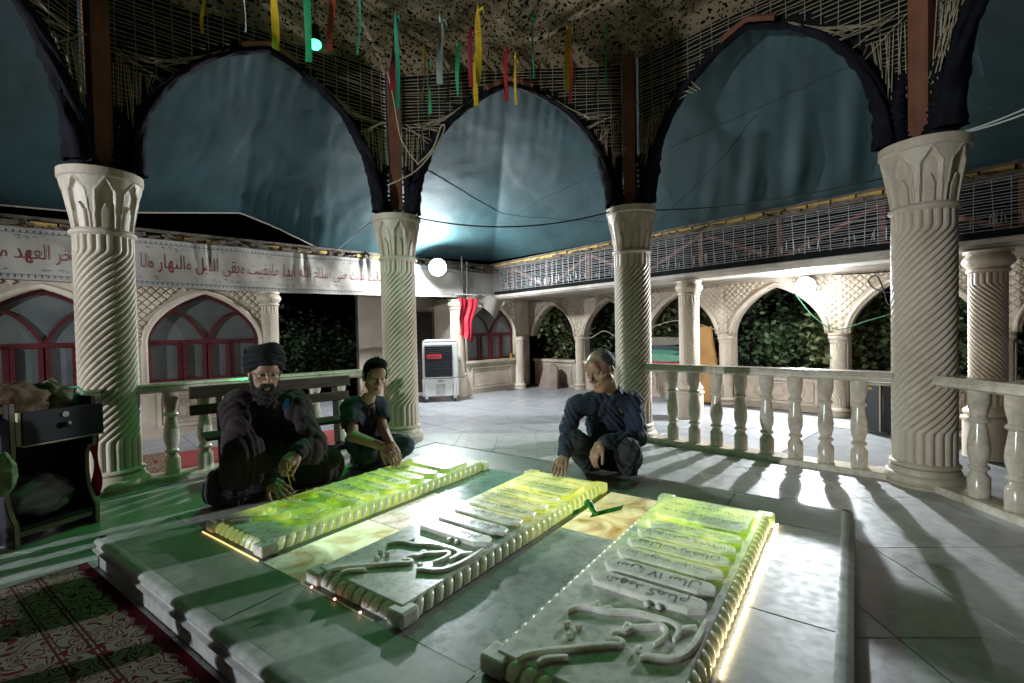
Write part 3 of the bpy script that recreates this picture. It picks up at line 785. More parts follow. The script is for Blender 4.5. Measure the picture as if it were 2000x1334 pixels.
# ---------------------------------------------------------------- tarpaulin
mt = mat('teal_tarpaulin', (.026, .062, .070), .62, (.022, .052, .058), 1.1, .25, 260, spec=.3, detail=6, bump2=(.30, 1.7), grime=.25)
def octo(i, off=.14):
    p = np.array(COLS[i % 8]); d = p - OC; d /= np.linalg.norm(d); return p + d*off
inn = [octo(7), octo(0), (octo(0)+octo(1))/2, octo(1), (octo(1)+octo(2))/2, octo(2), (octo(2)+octo(3))/2, octo(3), octo(4)]
out = [FL.p(9.2, 2.50, .1), FL.p(6.0, 2.62, .1), FL.p(4.42, 2.86, .1), FL.p(2.6, 2.47, .08), FL.p(-.05, 2.58, .05), FR.p(2.9, 2.515, .02), FR.p(4.6, 2.50, .02), FR.p(6.6, 2.50, .02), FR.p(10.2, 2.50, .02)]
out_x = {2.30: FL.p(3.96, 2.72, .1), 2.55: FL.p(3.4, 2.50, .1)}
keys = sorted(list(enumerate(out)) + list(out_x.items()), key=lambda k: k[0])
def interp(keys, s):
    for (a, p), (b, q) in zip(keys[:-1], keys[1:]):
        if a <= s <= b: return lerp(p, q, (s-a)/(b-a))
    return V3(keys[-1][1])
inn3 = [(k, np.array([p[0], p[1], 4.22])) for k, p in enumerate(inn)]
def tarp_pt(a, b):
    s = a*8; p = interp(inn3, s); q = interp(keys, s)
    w = lerp(p, q, b); sag = .16*math.sin(math.pi*b)*(1 + .3*math.sin(s*2.1))
    w = w - Z*sag
    # long folds in the span behind the right balustrade
    g = math.exp(-((s-6.55)/.55)**2)*max(0, b-.25)*1.5*min(1, (1.03-b)*4)
    w = w + Z*(.06*g*math.sin(s*26 + b*2.5) + .03*g*math.sin(s*47 + 1 - b*3))
    cr = abs(mnoise.noise(Vector((w[0]*1.5 + 3, w[1]*1.5, 11)))); w = w - Z*(.03*max(0, .22-cr))*min(1, (1-b)*6)
    cr2 = abs(mnoise.noise(Vector((w[0]*.9 - w[1]*.6, w[1]*2.6 + w[0]*1.1, 31)))); w = w + Z*(.045*max(0, .16-cr2))*min(1, (1-b)*6)
    w = w + Z*(.006*math.exp(-(b/.22)**2)*math.sin(s*58 + 3*math.sin(s*7)))
    g2 = math.exp(-((s-2.35)/.3)**2)*max(0, b-.6)*1.5*min(1, (1.03-b)*5)
    w = w + Z*(.035*g2*math.sin(s*60))
    w = w + Z*(.05*mnoise.noise(Vector((w[0]*.8, w[1]*.8, 5))) + .02*mnoise.noise(Vector((w[0]*1.9 + b*2, w[1]*1.9, 8))) + .010*mnoise.noise(Vector((w[0]*3, w[1]*3, 1))))*min(1, (1-b)*8)
    return w
tarp = thing('tarpaulin', 'dark teal tarpaulin sloping from the pavilion down to the gallery roofs', 'tarpaulin', (OC[0], OC[1], 4.2))
MB().grid(tarp_pt, 460, 60).build('sheet', mt, tarp, True)
M_SEAM = mat('seam_thread', (.022, .052, .058), .8)
def seam(pts, r=.0038): part('seam', M_SEAM, tarp, lambda b: b.tube([V3(tarp_pt(a, bb)) - Z*.004 for a, bb in pts], r, 5), True)
seam([(.60 + .25*t, .50 - .16*t) for t in np.linspace(0, 1, 50)])
seam([(.765 - .085*t, .42 + .5*t) for t in np.linspace(0, 1, 30)])
seam([(.36 + .28*t, .25 + .62*t) for t in np.linspace(0, 1, 40)])
seam([(.50 + .13*t, .64 - .20*t) for t in np.linspace(0, 1, 30)])
M_ROPE = mat('pale_rope', (.50, .45, .36), .8, scale=40)
part('hem_rope', M_ROPE, tarp, lambda b: b.tube([V3(tarp_pt(a, 1.0)) - Z*.006 for a in np.linspace(.10, .42, 70)], .011, 5), True)

# ================================================================== BALUSTRADES
def baluster_mesh():
    pr = [(.058, 0), (.058, .135), (.052, .145), (.040, .165), (.036, .178), (.050, .190), (.055, .20), (.050, .210), (.038, .222), (.044, .245), (.054, .285), (.058, .33), (.054, .385),
          (.046, .44), (.040, .485), (.038, .50), (.052, .512), (.056, .522), (.052, .532), (.040, .545), (.042, .565), (.050, .60), (.056, .635), (.058, .655), (.058, .725)]
    m = MB().lathe(pr, 20).mesh('baluster', None, True, 40); m.materials.append(M_BAL); return m
BALM = baluster_mesh()
def balustrade(i, us, label):
    f, l = edge_frame(i)
    t = thing('marble_balustrade', label, 'balustrade', f.p(l/2, 0.004, 0), group='balustrades between the pavilion columns')
    prof = [(-.085, .752), (-.085, .775), (-.075, .785), (-.085, .795), (-.070, .812), (.070, .812), (.085, .795), (.075, .785), (.085, .775), (.085, .752), (.05, .735), (-.05, .735)]
    part('handrail', M_BAL, t, lambda b: moulding(b, f, .17, l-.17, prof))
    part('curb', M_BAL, t, lambda b: moulding(b, f, .205, l-.205, [(-.10, .0), (-.10, .042), (-.092, .052), (.092, .052), (.10, .042), (.10, .0)]))
    for u in us:
        o = link('baluster', BALM, None, t); p = f.p(u, .050, 0) - V3(t['_o']); o.location = tuple(p); o.scale = (1, 1, .95); o.rotation_euler = (0, 0, random.uniform(0, 6))
balustrade(2, [.443, .665, .88, 1.10, 1.32, 1.545, 1.766, 1.99], 'cream marble balustrade with eight turned balusters in front of the hedge arches')
balustrade(0, [.385, .62, .86, 1.09, 1.32, 1.55, 1.80, 2.06], 'cream marble balustrade behind the wooden bench, lit green')
balustrade(3, [.42, .66, .90, 1.14, 1.38, 1.62, 1.86, 2.10], 'cream marble balustrade at the outer side of the tall bare column')
balustrade(7, [.42, .66, .90, 1.14, 1.38, 1.62, 1.86, 2.10], 'cream marble balustrade behind the dark cabinet')
balustrade(6, [.42, .66, .90, 1.14, 1.38, 1.62, 1.86, 2.10], 'cream marble balustrade facing the rug')

# ================================================================== TOMB PLATFORM
PL = np.array([-2.17, 2.45]); PHI = math.radians(35.58)
d1 = np.array([math.sin(PHI), math.cos(PHI), 0]); d2 = np.array([math.cos(PHI), -math.sin(PHI), 0])
ZP = .155; RZ = -PHI
def tp(a, b, z=0.0): return np.array([PL[0], PL[1], 0]) + d1*a + d2*b + Z*z       # a along the graves, b across
def to_ab(u, v, z):
    q = at_z(u, v, z)[:2] - PL; return float(q @ d1[:2]), float(q @ d2[:2])
M_PLAT = marble('platform_marble', (.29, .305, .27), (.205, .22, .19), 2.6, .40, .7)
plat = thing('tomb_platform', 'low polished marble platform carrying three gravestones', 'platform', (PL[0], PL[1], 0.004), RZ, world=False)
# local frame: x = across (b), y = along (a)
A1, B1 = 2.46, 3.17
def slab_part(name, x0, x1, y0, y1, z0, z1, m, bev=.003):
    o = MB().box(((x0+x1)/2, (y0+y1)/2, (z0+z1)/2), (x1-x0, y1-y0, z1-z0)).build(name, m, plat)
    return chamfer(o, bev)
ys = [0, 1.0, 2.05, A1]; g_ = .0012
# margins
def margin(x0, x1, y0, y1): slab_part('margin_slab', x0+g_, x1-g_, y0+g_, y1-g_, .115, ZP-.004, M_PLAT)
margin(0.0, 1.33, 0.0, .338); margin(1.33, 2.27, 0.0, .338); margin(2.27, B1, 0, .338)
margin(0, .372, .338, 1.25); margin(0, .372, 1.25, A1-.42)
margin(2.862, B1, .338, 1.16); margin(2.862, B1, 1.16, A1-.40)
margin(0.0, 1.40, A1-.42, A1); margin(1.40, 2.60, A1-.40, A1); margin(2.60, B1, A1-.40, A1)
# sides with a moulded lip
M_SIDE = marble('platform_side_marble', (.42, .42, .40), (.24, .25, .24), 2.2, .2, .7)
for (x0, x1, y0, y1, nx, ny) in ((0, B1, 0, 0, 0, -1), (0, B1, A1, A1, 0, 1), (0, 0, 0, A1, -1, 0), (B1, B1, 0, A1, 1, 0)):
    L_ = (x1-x0) + (y1-y0); seg = [0, .33, .66, 1.0]
    fx = Fr((x0, y0, 0), (1, 0, 0) if x1 > x0 else (0, 1, 0), (nx, ny, 0))
    for s0, s1 in zip(seg[:-1], seg[1:]):
        u0, u1 = s0*L_ + g_, s1*L_ - g_
        b = MB(); moulding(b, fx, u0, u1, [(-.03, 0), (.004, 0), (.004, .092), (-.03, .092)]); o = b.build('side_slab', M_SIDE, plat)
        b = MB(); moulding(b, fx, u0, u1, [(-.03, .094), (.026, .094), (.028, .104), (.014, .108), (.010, .116), (.018, .124), (.020, .136), (.012, .147), (-.002, .152), (-.03, .152)]); b.build('lip', M_SIDE, plat, True, 35)
slab_part('bed', .30, 2.95, .25, 2.20, .02, .1495, M_PLAT, .001)
slab_part('core', .01, B1-.01, .01, A1-.01, 0, .112, M_GROUT, .001)

# backlit onyx
def onyx(name, base, vein, glow, gcol, strength, scale=3.0, attr=False):
    """translucent stone lit from inside by strips of lamps; glow = list of (y position, factor) along the stone"""
    m = marble(name, base, vein, scale, .24, .7)
    pb = m.node_tree.nodes['Principled BSDF']; pb.inputs['Subsurface Weight'].default_value = .55; pb.inputs['Subsurface Radius'].default_value = (1.0, .95, .7); pb.inputs['Subsurface Scale'].default_value = .03
    N, Lk = nt(m); b = N['Principled BSDF']
    tc = N.new('ShaderNodeTexCoord'); sx = N.new('ShaderNodeSeparateXYZ'); Lk.new(tc.outputs['Object'], sx.inputs[0])
    n0 = N.new('ShaderNodeTexNoise'); n0.inputs['Scale'].default_value = 4.5; n0.inputs['Detail'].default_value = 6; Lk.new(tc.outputs['Object'], n0.inputs['Vector'])
    mu = N.new('ShaderNodeMath'); mu.operation = 'MULTIPLY_ADD'; mu.inputs[1].default_value = .22
    Lk.new(n0.outputs['Fac'], mu.inputs[0])
    if attr:
        an_ = N.new('ShaderNodeAttribute'); an_.attribute_type = 'OBJECT'; an_.attribute_name = 'along'; Lk.new(an_.outputs['Fac'], mu.inputs[2])
    else: Lk.new(sx.outputs['Y'], mu.inputs[2])
    sc = N.new('ShaderNodeMath'); sc.operation = 'DIVIDE'; sc.inputs[1].default_value = 2.0; Lk.new(mu.outputs[0], sc.inputs[0])
    r = N.new('ShaderNodeValToRGB'); el = r.color_ramp.elements
    r.color_ramp.interpolation = 'EASE'
    for i, (y, v) in enumerate(glow):
        pos = (y + .11)/2.0
        if i < 2: x = el[i]; x.position = pos
        else: x = el.new(pos)
        x.color = (v, v, v, 1)
    Lk.new(sc.outputs[0], r.inputs[0])
    n1 = N.new('ShaderNodeTexNoise'); n1.inputs['Scale'].default_value = 3.4; n1.inputs['Detail'].default_value = 6; n1.inputs['Distortion'].default_value = 1.2
    Lk.new(tc.outputs['Object'], n1.inputs['Vector'])
    cr = N.new('ShaderNodeValToRGB'); ce = cr.color_ramp.elements
    ce[0].position = .38; ce[0].color = (*gcol[0], 1); ce[1].position = .63; ce[1].color = (*gcol[2], 1); ce.new(.5).color = (*gcol[1], 1)
    Lk.new(n1.outputs['Fac'], cr.inputs[0]); Lk.new(cr.outputs[0], b.inputs['Emission Color'])
    m.cycles.emission_sampling = 'NONE'
    ms = N.new('ShaderNodeMath'); ms.operation = 'MULTIPLY'; ms.inputs[1].default_value = strength
    Lk.new(r.outputs[0], ms.inputs[0]); Lk.new(ms.outputs[0], b.inputs['Emission Strength'])
    return m
GC = [(.10, .20, .005), (.32, .56, .015), (.58, .74, .08)]
WB, WV = (.80, .78, .71), (.58, .58, .52)
SL = [onyx('onyx_left', WB, WV, [(0, 0), (.10, .0), (.26, .62), (.9, .72), (1.25, .5), (1.7, .25)], GC, .58),
      onyx('onyx_middle', WB, WV, [(0, 0), (.72, 0), (.95, .35), (1.2, .95), (1.55, .9), (1.7, .7)], [(.20, .25, .01), (.48, .56, .05), (.80, .80, .20)], .66),
      onyx('onyx_right', WB, WV, [(0, 0), (.66, .0), (.98, .30), (1.25, .75), (1.55, .85), (1.7, .6)], [(.06, .15, .003), (.30, .54, .012), (.58, .76, .06)], .66)]
BC = [(.30, .42, .06), (.50, .62, .18), (.70, .78, .40)]
BEADM = [onyx('onyx_bead_left', WB, WV, [(0, .55), (.25, .25), (.5, .5), (.9, .6), (1.25, .5), (1.7, .4)], BC, .45, attr=True),
         onyx('onyx_bead_middle', WB, WV, [(0, .04), (.6, .08), (.95, .35), (1.2, .8), (1.55, .8), (1.7, .6)], BC, .55, attr=True),
         onyx('onyx_bead_right', WB, WV, [(0, .05), (.5, .10), (.98, .25), (1.25, .5), (1.55, .5), (1.7, .5)], BC, .45, attr=True)]
PANG = [(.30, .17, .05), (.62, .68, .42), (.95, 1.0, .78)]
PANV = [(.50, .36, .18), (.85, .84, .66), (1.0, .98, .86)]

M_PANEL = [onyx('onyx_inset_near', (.46, .46, .40), (.30, .24, .18), [(0, .12), (.18, .25), (.28, .80), (.55, .9), (.75, .5), (1.7, .2)], [(.30, .24, .06), (.55, .74, .42), (.88, 1.0, .78)], 1.15),
           onyx('onyx_inset_far', (.50, .48, .44), (.34, .24, .16), [(0, .9), (.3, .6), (.5, .75), (.8, .6), (1.2, .5), (1.7, .5)], PANV, .62),
           marble('onyx_teal', (.30, .52, .44), (.22, .38, .32), 2.4, .14, .7),
           onyx('onyx_rose', (.40, .45, .40), (.25, .24, .23), [(0, 0), (.6, .0), (.95, .22), (1.06, .45), (1.4, .5), (1.7, .5)], [(.20, .30, .16), (.45, .62, .44), (.80, .80, .60)], .5),
           onyx('onyx_gold', (.50, .46, .34), (.30, .18, .06), [(0, .9), (.25, .95), (.5, .6), (.8, .55), (1.2, .5), (1.7, .5)], [(.34, .22, .04), (.74, .73, .34), (1.0, 1.0, .78)], .8)]
def inset(x0, x1, y0, y1, m):
    o = MB().box(((x1-x0)/2, (y1-y0)/2, -.018), (x1-x0-.004, y1-y0-.004, .036)).build('onyx_panel', m, plat)
    o.location = (x0, y0, ZP-.0045); chamfer(o, .002); return o
inset(1.005, 1.325, .342, .925, M_PANEL[0]); inset(1.005, 1.325, .925, 1.44, M_PANEL[1]); inset(1.005, 1.325, 1.44, 2.06, M_PANEL[2])
inset(1.945, 2.262, .342, 1.405, M_PANEL[3]); inset(1.945, 2.262, 1.405, 2.05, M_PANEL[4])

# ---------------------------------------------------------------- gravestones
SW, SLN, SHT = .595, 1.70, .062
M_INK = mat('black_ink', (.006, .006, .008), .5)
bead = MB(); NB = 7     # slanted rope bead for the long side: local x out, y along, z up
def bead_mesh(slant, ry=.0200, rx=.0085):
    b = MB(); V = []; n, m = 7, 10
    for i in range(n):
        t = i/(n-1); a_ = t*math.pi/2*.92; k = .80 + .20*math.sin(math.pi*t)
        px_, pz_ = -.014 - .030*(1-math.cos(a_)), .010 + (SHT-.017)*math.sin(a_)**.9
        nx_, nz_ = math.cos(a_), math.sin(a_)
        for j in range(m):
            q = 2*math.pi*j/m; V.append((px_ + nx_*rx*k*math.cos(q), slant*(t-.5) + ry*k*math.sin(q), pz_ + nz_*rx*k*math.cos(q)*.6))
    b.add(V, [(i*m+j, i*m+(j+1) % m, (i+1)*m+(j+1) % m, (i+1)*m+j) for i in range(n-1) for j in range(m)] + [tuple(range(m))[::-1], tuple((n-1)*m+j for j in range(m))])
    return b.mesh('rope_bead', None, True, 50)
ROPE = {}
GRAVE_TXT = [('شهید گمنام', 'سن: ۲۱ سال', 'محل شهادت: شلمچه', 'عملیات کربلای', 'تاریخ تدفین: ۱۳۹۹/۹/۵', 'مصادف با شهادت حضرت', ('سلام بر شهیدان راه خدا', 'یاد و نام شهیدان گرامی')),
             ('شهید گمنام', 'سن: ۱۸ سال', 'محل شهادت: جزیره', 'عملیات خیبر ۱۳۶۲', 'تاریخ تدفین: ۱۳۹۹/۹/۵', 'مصادف با شهادت حضرت', ('سلام بر شهیدان راه خدا', 'یاد و نام شهیدان گرامی')),
             ('شهید گمنام', 'سن: ۱۷ سال', 'محل شهادت: شرق بصره', 'عملیات رمضان', 'تاریخ تدفین: ۱۳۹۹/۹/۵', 'مصادف با شهادت حضرت', ('سلام بر شهیدان راه خدا', 'یاد و نام شهیدان گرامی'))]
# raised calligraphy traced on the right gravestone, reused for all three
def zz(P): return [(900 + x/3.846, 1100 + y/3.846) for x, y in P]
STROKES = [([(425, 700), (480, 665), (620, 638), (800, 622), (1000, 602), (1120, 592), (1195, 592), (1215, 572), (1180, 552), (1125, 553), (1115, 530), (1140, 505), (1190, 492), (1235, 492), (1275, 468), (1340, 460), (1420, 458), (1490, 450), (1530, 468), (1540, 500), (1515, 545), (1450, 590)], .017),
           ([(572, 735), (620, 702), (700, 690), (805, 685)], .015),
           ([(800, 338), (870, 310), (960, 312), (1030, 330), (1100, 342), (1200, 345), (1310, 352), (1430, 380), (1530, 408), (1610, 445), (1640, 480), (1625, 520), (1598, 552)], .018),
           ([(985, 312), (1010, 292), (1032, 272)], .014), ([(1075, 330), (1110, 318), (1130, 335)], .014),
           ([(1640, 490), (1690, 470), (1770, 462)], .016), ([(1225, 470), (1250, 440), (1285, 455)], .013),
           ([(1345, 690), (1400, 680), (1480, 692), (1580, 695), (1660, 675), (1720, 630), (1770, 565), (1810, 490), (1840, 415)], .019)]
DOTS = [(800, 435), (888, 460), (815, 520), (1335, 620), (1398, 285), (1488, 308)]
ZTXT = ZP + SHT + .018
def loc3(P):
    out = []
    for q in zz(P):
        a, b_ = to_ab(*q, ZTXT); out.append((b_ - 2.268, a - .345))
    return out
STR_L = [(loc3(P), w) for P, w in STROKES]; DOT_L = loc3(DOTS)
glab = ['glowing yellow-green gravestone beside the two seated people', 'gravestone in the middle, glowing only at its far half, green ribbon beside it', 'gravestone with a lit lamp strip along its foot, nearest the balustrade shadows']
for gi, (b0, mt_) in enumerate(zip((.392, 1.338, 2.268), SL)):
    base = tp(.345, b0, ZP)
    g_t = thing('gravestone', glab[gi], 'gravestone', base, RZ, world=False, group='three carved gravestones')
    w = SW
    i0, i1 = .020, .044
    sv = [(i0, i0, 0), (w-i0, i0, 0), (w-i0, SLN-i0, 0), (i0, SLN-i0, 0), (i1, i1, SHT), (w-i1, i1, SHT), (w-i1, SLN-i1, SHT), (i1, SLN-i1, SHT)]
    o = MB().add(sv, [(3, 2, 1, 0), (4, 5, 6, 7), (0, 1, 5, 4), (1, 2, 6, 5), (2, 3, 7, 6), (3, 0, 4, 7)]).build('slab', mt_, g_t); chamfer(o, .003)
    # solid corner blocks and rope beads
    for (cx, cy) in ((.045, .045), (w-.045, .045), (.045, SLN-.045), (w-.045, SLN-.045)):
        o = MB().box((cx, cy, SHT/2 - .001), (.084, .084, SHT - .005)).build('corner_block', mt_, g_t); chamfer(o, .010, 2)
    b1, b2 = bead_mesh(.030), bead_mesh(.016)
    for m_ in (b1, b2): m_.materials.append(BEADM[gi])
    n = 29
    for k in range(n):
        y = .108 + (SLN-.216)*k/(n-1)
        for sx in (0, 1):
            o = link('rope_bead', b1, None, g_t); o['along'] = float(y)
            if sx: o.location = (w-.004, y, 0)
            else: o.location = (.004, y, 0); o.rotation_euler = (0, 0, math.pi)
    n = 8
    for k in range(n):
        x = .115 + (w-.23)*k/(n-1)
        o = link('rope_bead', b2, None, g_t); o['along'] = .02; o.location = (x, .004, 0); o.rotation_euler = (0, 0, -math.pi/2)
    # name plates (tops face the far end)
    rows = [.575, .70, .825, .945, 1.065, 1.19]; hp = .046; tip = .055
    x0, x1 = .095, w-.070
    def plate(poly, z1, name='name_plate'):
        o = MB().prism(poly, (0, 0, SHT+.0005), (1, 0, 0), (0, 1, 0), (0, 0, 1), z1).build(name, mt_, g_t); chamfer(o, .004); return o
    def letters(txt, xc, yc, hgt, zz_, wmax, par):
        v, f = text_verts(txt, 2, -.006); mn_, mx_ = v.min(0), v.max(0); s = hgt; 
        if (mx_[0]-mn_[0])*s > wmax: s = wmax/(mx_[0]-mn_[0])
        cx = (mn_[0]+mx_[0])/2
        V = [(xc - (p[0]-cx)*s, yc - (p[1]-.25)*s, zz_) for p in v]
        MB().add(V, f).build('lettering', M_INK, par)
    for r_i, y in enumerate(rows):
        o = plate([(x0+.005*r_i*0, y), (x0+tip*.6, y-hp), (x1-tip, y-hp), (x1, y-.01), (x1-.01, y+hp-.012), (x1-.03, y+hp), (x0+tip, y+hp), (x0+.01, y+.012)], .024)
        letters(GRAVE_TXT[gi][r_i], (x0+x1)/2, y, .066, SHT+.0260, .34, o)
    o = plate([(x0+.02, 1.295), (x1-.03, 1.295), (x1, 1.325), (x1, 1.50), (x1-.05, 1.565), (x0+.05, 1.565), (x0, 1.50), (x0, 1.32)], .024)
    for q in (0, 1): letters(GRAVE_TXT[gi][6][1-q], (x0+x1)/2, 1.37+.11*q, .066, SHT+.0260, .38, o)
    # calligraphy
    for P, sw in STR_L:
        Q = spline([(x, y, SHT+.004) for x, y in P], 5); n_ = len(Q)
        b = MB(); V = []
        for k, p in enumerate(Q):
            t_ = Q[min(k+1, n_-1)] - Q[max(k-1, 0)]; t_ /= np.linalg.norm(t_) + 1e-9; s_ = np.array([-t_[1], t_[0], 0])
            e_ = min(k, n_-1-k)/(n_*.12); wd = sw*.52*(.40 + .60*min(1, e_))
            for (dx, dz) in ((-1, -.005), (-1, .0085), (-.70, .0125), (.70, .0125), (1, .0085), (1, -.005)):
                V.append(p + s_*wd*dx + Z*dz)
        b.add(V, [(k*6+q, k*6+(q+1) % 6, (k+1)*6+(q+1) % 6, (k+1)*6+q) for k in range(n_-1) for q in range(6)] + [tuple(range(6)), tuple((n_-1)*6+q for q in range(6))[::-1]])
        b.build('calligraphy_stroke', mt_, g_t, True, 24)
    for x, y in DOT_L:
        c = .0145; a = .5
        P = [(x + c*math.cos(a+k*math.pi/2), y + c*math.sin(a+k*math.pi/2)) for k in range(4)]
        o = plate(P, .017, 'calligraphy_dot'); 
    # brown-stained vein at the joint of platform and stone is left to the marble

# ---------------------------------------------------------------- lamp strips at the feet of the stones
ML = mat('led_strip', (1, .85, .5), .5, emit=(1.0, .72, .30), estr=5.0)
MLD = mat('led_diode', (1, .9, .7), .5, emit=(1.0, .86, .58), estr=30.0)
def led(label, a0, b0, a1, b1, dots, strength_mat=ML, dm=None):
    p, q = tp(a0, b0, ZP+.004), tp(a1, b1, ZP+.004)
    t = thing('light_strip', label, 'light strip', (p+q)/2)
    part('strip', strength_mat, t, lambda b: b.bar(p, q, .0045, .005))
    for k in range(dots):
        c = lerp(p, q, (k+.5)/dots)
        part('diode', dm or MLD, t, lambda b: b.box(c + Z*.005, (.007, .007, .005), d1, d2))
led('warm light strip along the foot of the gravestone next to the balustrade shadows', .72, 2.268+SW+.009, 2.03, 2.268+SW+.009, 34)
MLW = mat('led_strip_dim', (1, .85, .5), .5, emit=(1.0, .70, .26), estr=1.0)
led('warm light strip along the short end of the glowing left gravestone', .332, .40, .332, .985, 0, MLW)
led('faint diodes on the platform before the short end of the middle gravestone', .334, 1.33, .334, 1.80, 3, mat('led_strip_faint', (.25, .22, .16), .5, emit=(1.0, .66, .3), estr=.03), mat('pink_diode', (1, .6, .5), .5, emit=(1.0, .45, .3), estr=5.0))
# ================================================================== LAMPS
M_BLACKMETAL = mat('black_metal', (.015, .015, .016), .5, spec=.4)
M_WHITEPLASTIC = mat('white_plastic', (.62, .62, .60), .4, (.52, .52, .50), 5)
def spot(name, loc, target, power, col, angle=160, radius=.06, blend=.4):
    li = bpy.data.lights.new(name, 'SPOT'); li.energy = power; li.color = col; li.spot_size = math.radians(angle); li.spot_blend = blend; li.shadow_soft_size = radius
    o = bpy.data.objects.new(name, li); COL.objects.link(o); o.location = tuple(loc)
    o.rotation_euler = (Vector(target) - Vector(loc)).to_track_quat('-Z', 'Y').to_euler(); return o
SOFT = .03
def point(name, loc, power, col, radius=.06):
    li = bpy.data.lights.new(name, 'POINT'); li.energy = power; li.color = col; li.shadow_soft_size = radius
    o = bpy.data.objects.new(name, li); COL.objects.link(o); o.location = tuple(loc); return o
def floodlight(label, pos, target, power, col, mount, size=.24, estr=60, angle=168):
    pos = V3(pos); d = V3(target) - pos; d /= np.linalg.norm(d); sx = np.cross(d, Z); sx /= np.linalg.norm(sx); sz = np.cross(sx, d)
    t = thing('floodlight', label, 'floodlight', pos, group='white floodlights')
    part('housing', M_BLACKMETAL, t, lambda b: b.tube([pos - d*.075, pos - d*.06, pos - d*.016], [size*.22, size*.40, size*.44], 20))
    part('lens', mat('flood_lens', (1, 1, 1), .4, emit=(.86, .93, 1.0), estr=estr), t, lambda b: b.tube([pos - d*.014, pos + d*.012, pos + d*.032, pos + d*.042], [size*.46, size*.46, size*.34, size*.12], 24), True)
    part('rim', M_BLACKMETAL, t, lambda b: b.tube([pos - d*.012 + (sx*math.cos(q) + sz*math.sin(q))*size*.48 for q in np.linspace(0, 2*math.pi, 29)], size*.03, 6, False), True)
    part('bracket', M_BLACKMETAL, t, lambda b: b.tube([V3(mount), pos - d*.06], .012, 6))
    li = spot('flood_beam', pos + d*.06, pos + d*2, power, col, angle, SOFT, .25) if angle < 175 else point('flood_bulb', pos + d*.12, power, col, .07)
    return t
WHITE = (.88, .95, 1.0)
lp = V3(LAMP['corner'])
floodlight('dazzling white floodlight hung before the banner near the courtyard corner', lp, lp + V3((.10, -1, -.25)), POWER['corner'], WHITE, FL.p(1.6, 2.30, -.02), .30, 160, 176)
pa = FR.p(5.16, 1.70, D-.26)
floodlight('white floodlight on the arcade wall above the hedge arch', pa, pa + (-nR*1.0 + V3((0, 0, -.50))), POWER['arcade'], WHITE, FR.p(5.16, 1.82, D-.10), .24, 120, 142)
point('extra_fill', pa - nR*.16 + V3((0, 0, -.08)), 12, WHITE, .05)  # added point light without a fixture, brightens the spandrels and hedge nearby
gpz = V3(LAMP['gate'])
fl3 = floodlight('white floodlight on a bare pole facing the rug across the balustrade', gpz, gpz + V3((.82, .52, -.12)), POWER['gate'], WHITE, gpz + V3((-.12, -.08, 0)), .24, 40, 88)
part('pole', M_BLACKMETAL, fl3, lambda b: b.tube([(gpz[0]-.12, gpz[1]-.08, 0), (gpz[0]-.12, gpz[1]-.08, gpz[2]+.1)], .03, 8))
# green lamp hanging from the net
gz = V3(LAMP['green'])
gt = thing('green_lamp', 'small black hanging lamp glowing bright green under the net', 'lamp', gz + Z*.4)
part('cable', M_BLACKMETAL, gt, lambda b: b.tube([gz + Z*.10, gz + Z*.46], .005, 5))
part('socket', M_BLACKMETAL, gt, lambda b: b.lathe([(.018, .14), (.03, .12), (.042, .06), (.05, .0), (.048, -.01)], 16, gz + Z*.02), True)
part('bulb', mat('green_bulb', (.2, 1, .4), .4, emit=(.03, 1.0, .28), estr=9), gt, lambda b: b.lathe([(.045, .012), (.050, -.005), (.046, -.025), (.03, -.042), (.008, -.05)], 16, gz), True)
spot('green_beam', gz - Z*.055, gz + V3((1.0, -.55, -3.7)), POWER['green'], (.03, 1.0, .22), 104, .04, 1.0)

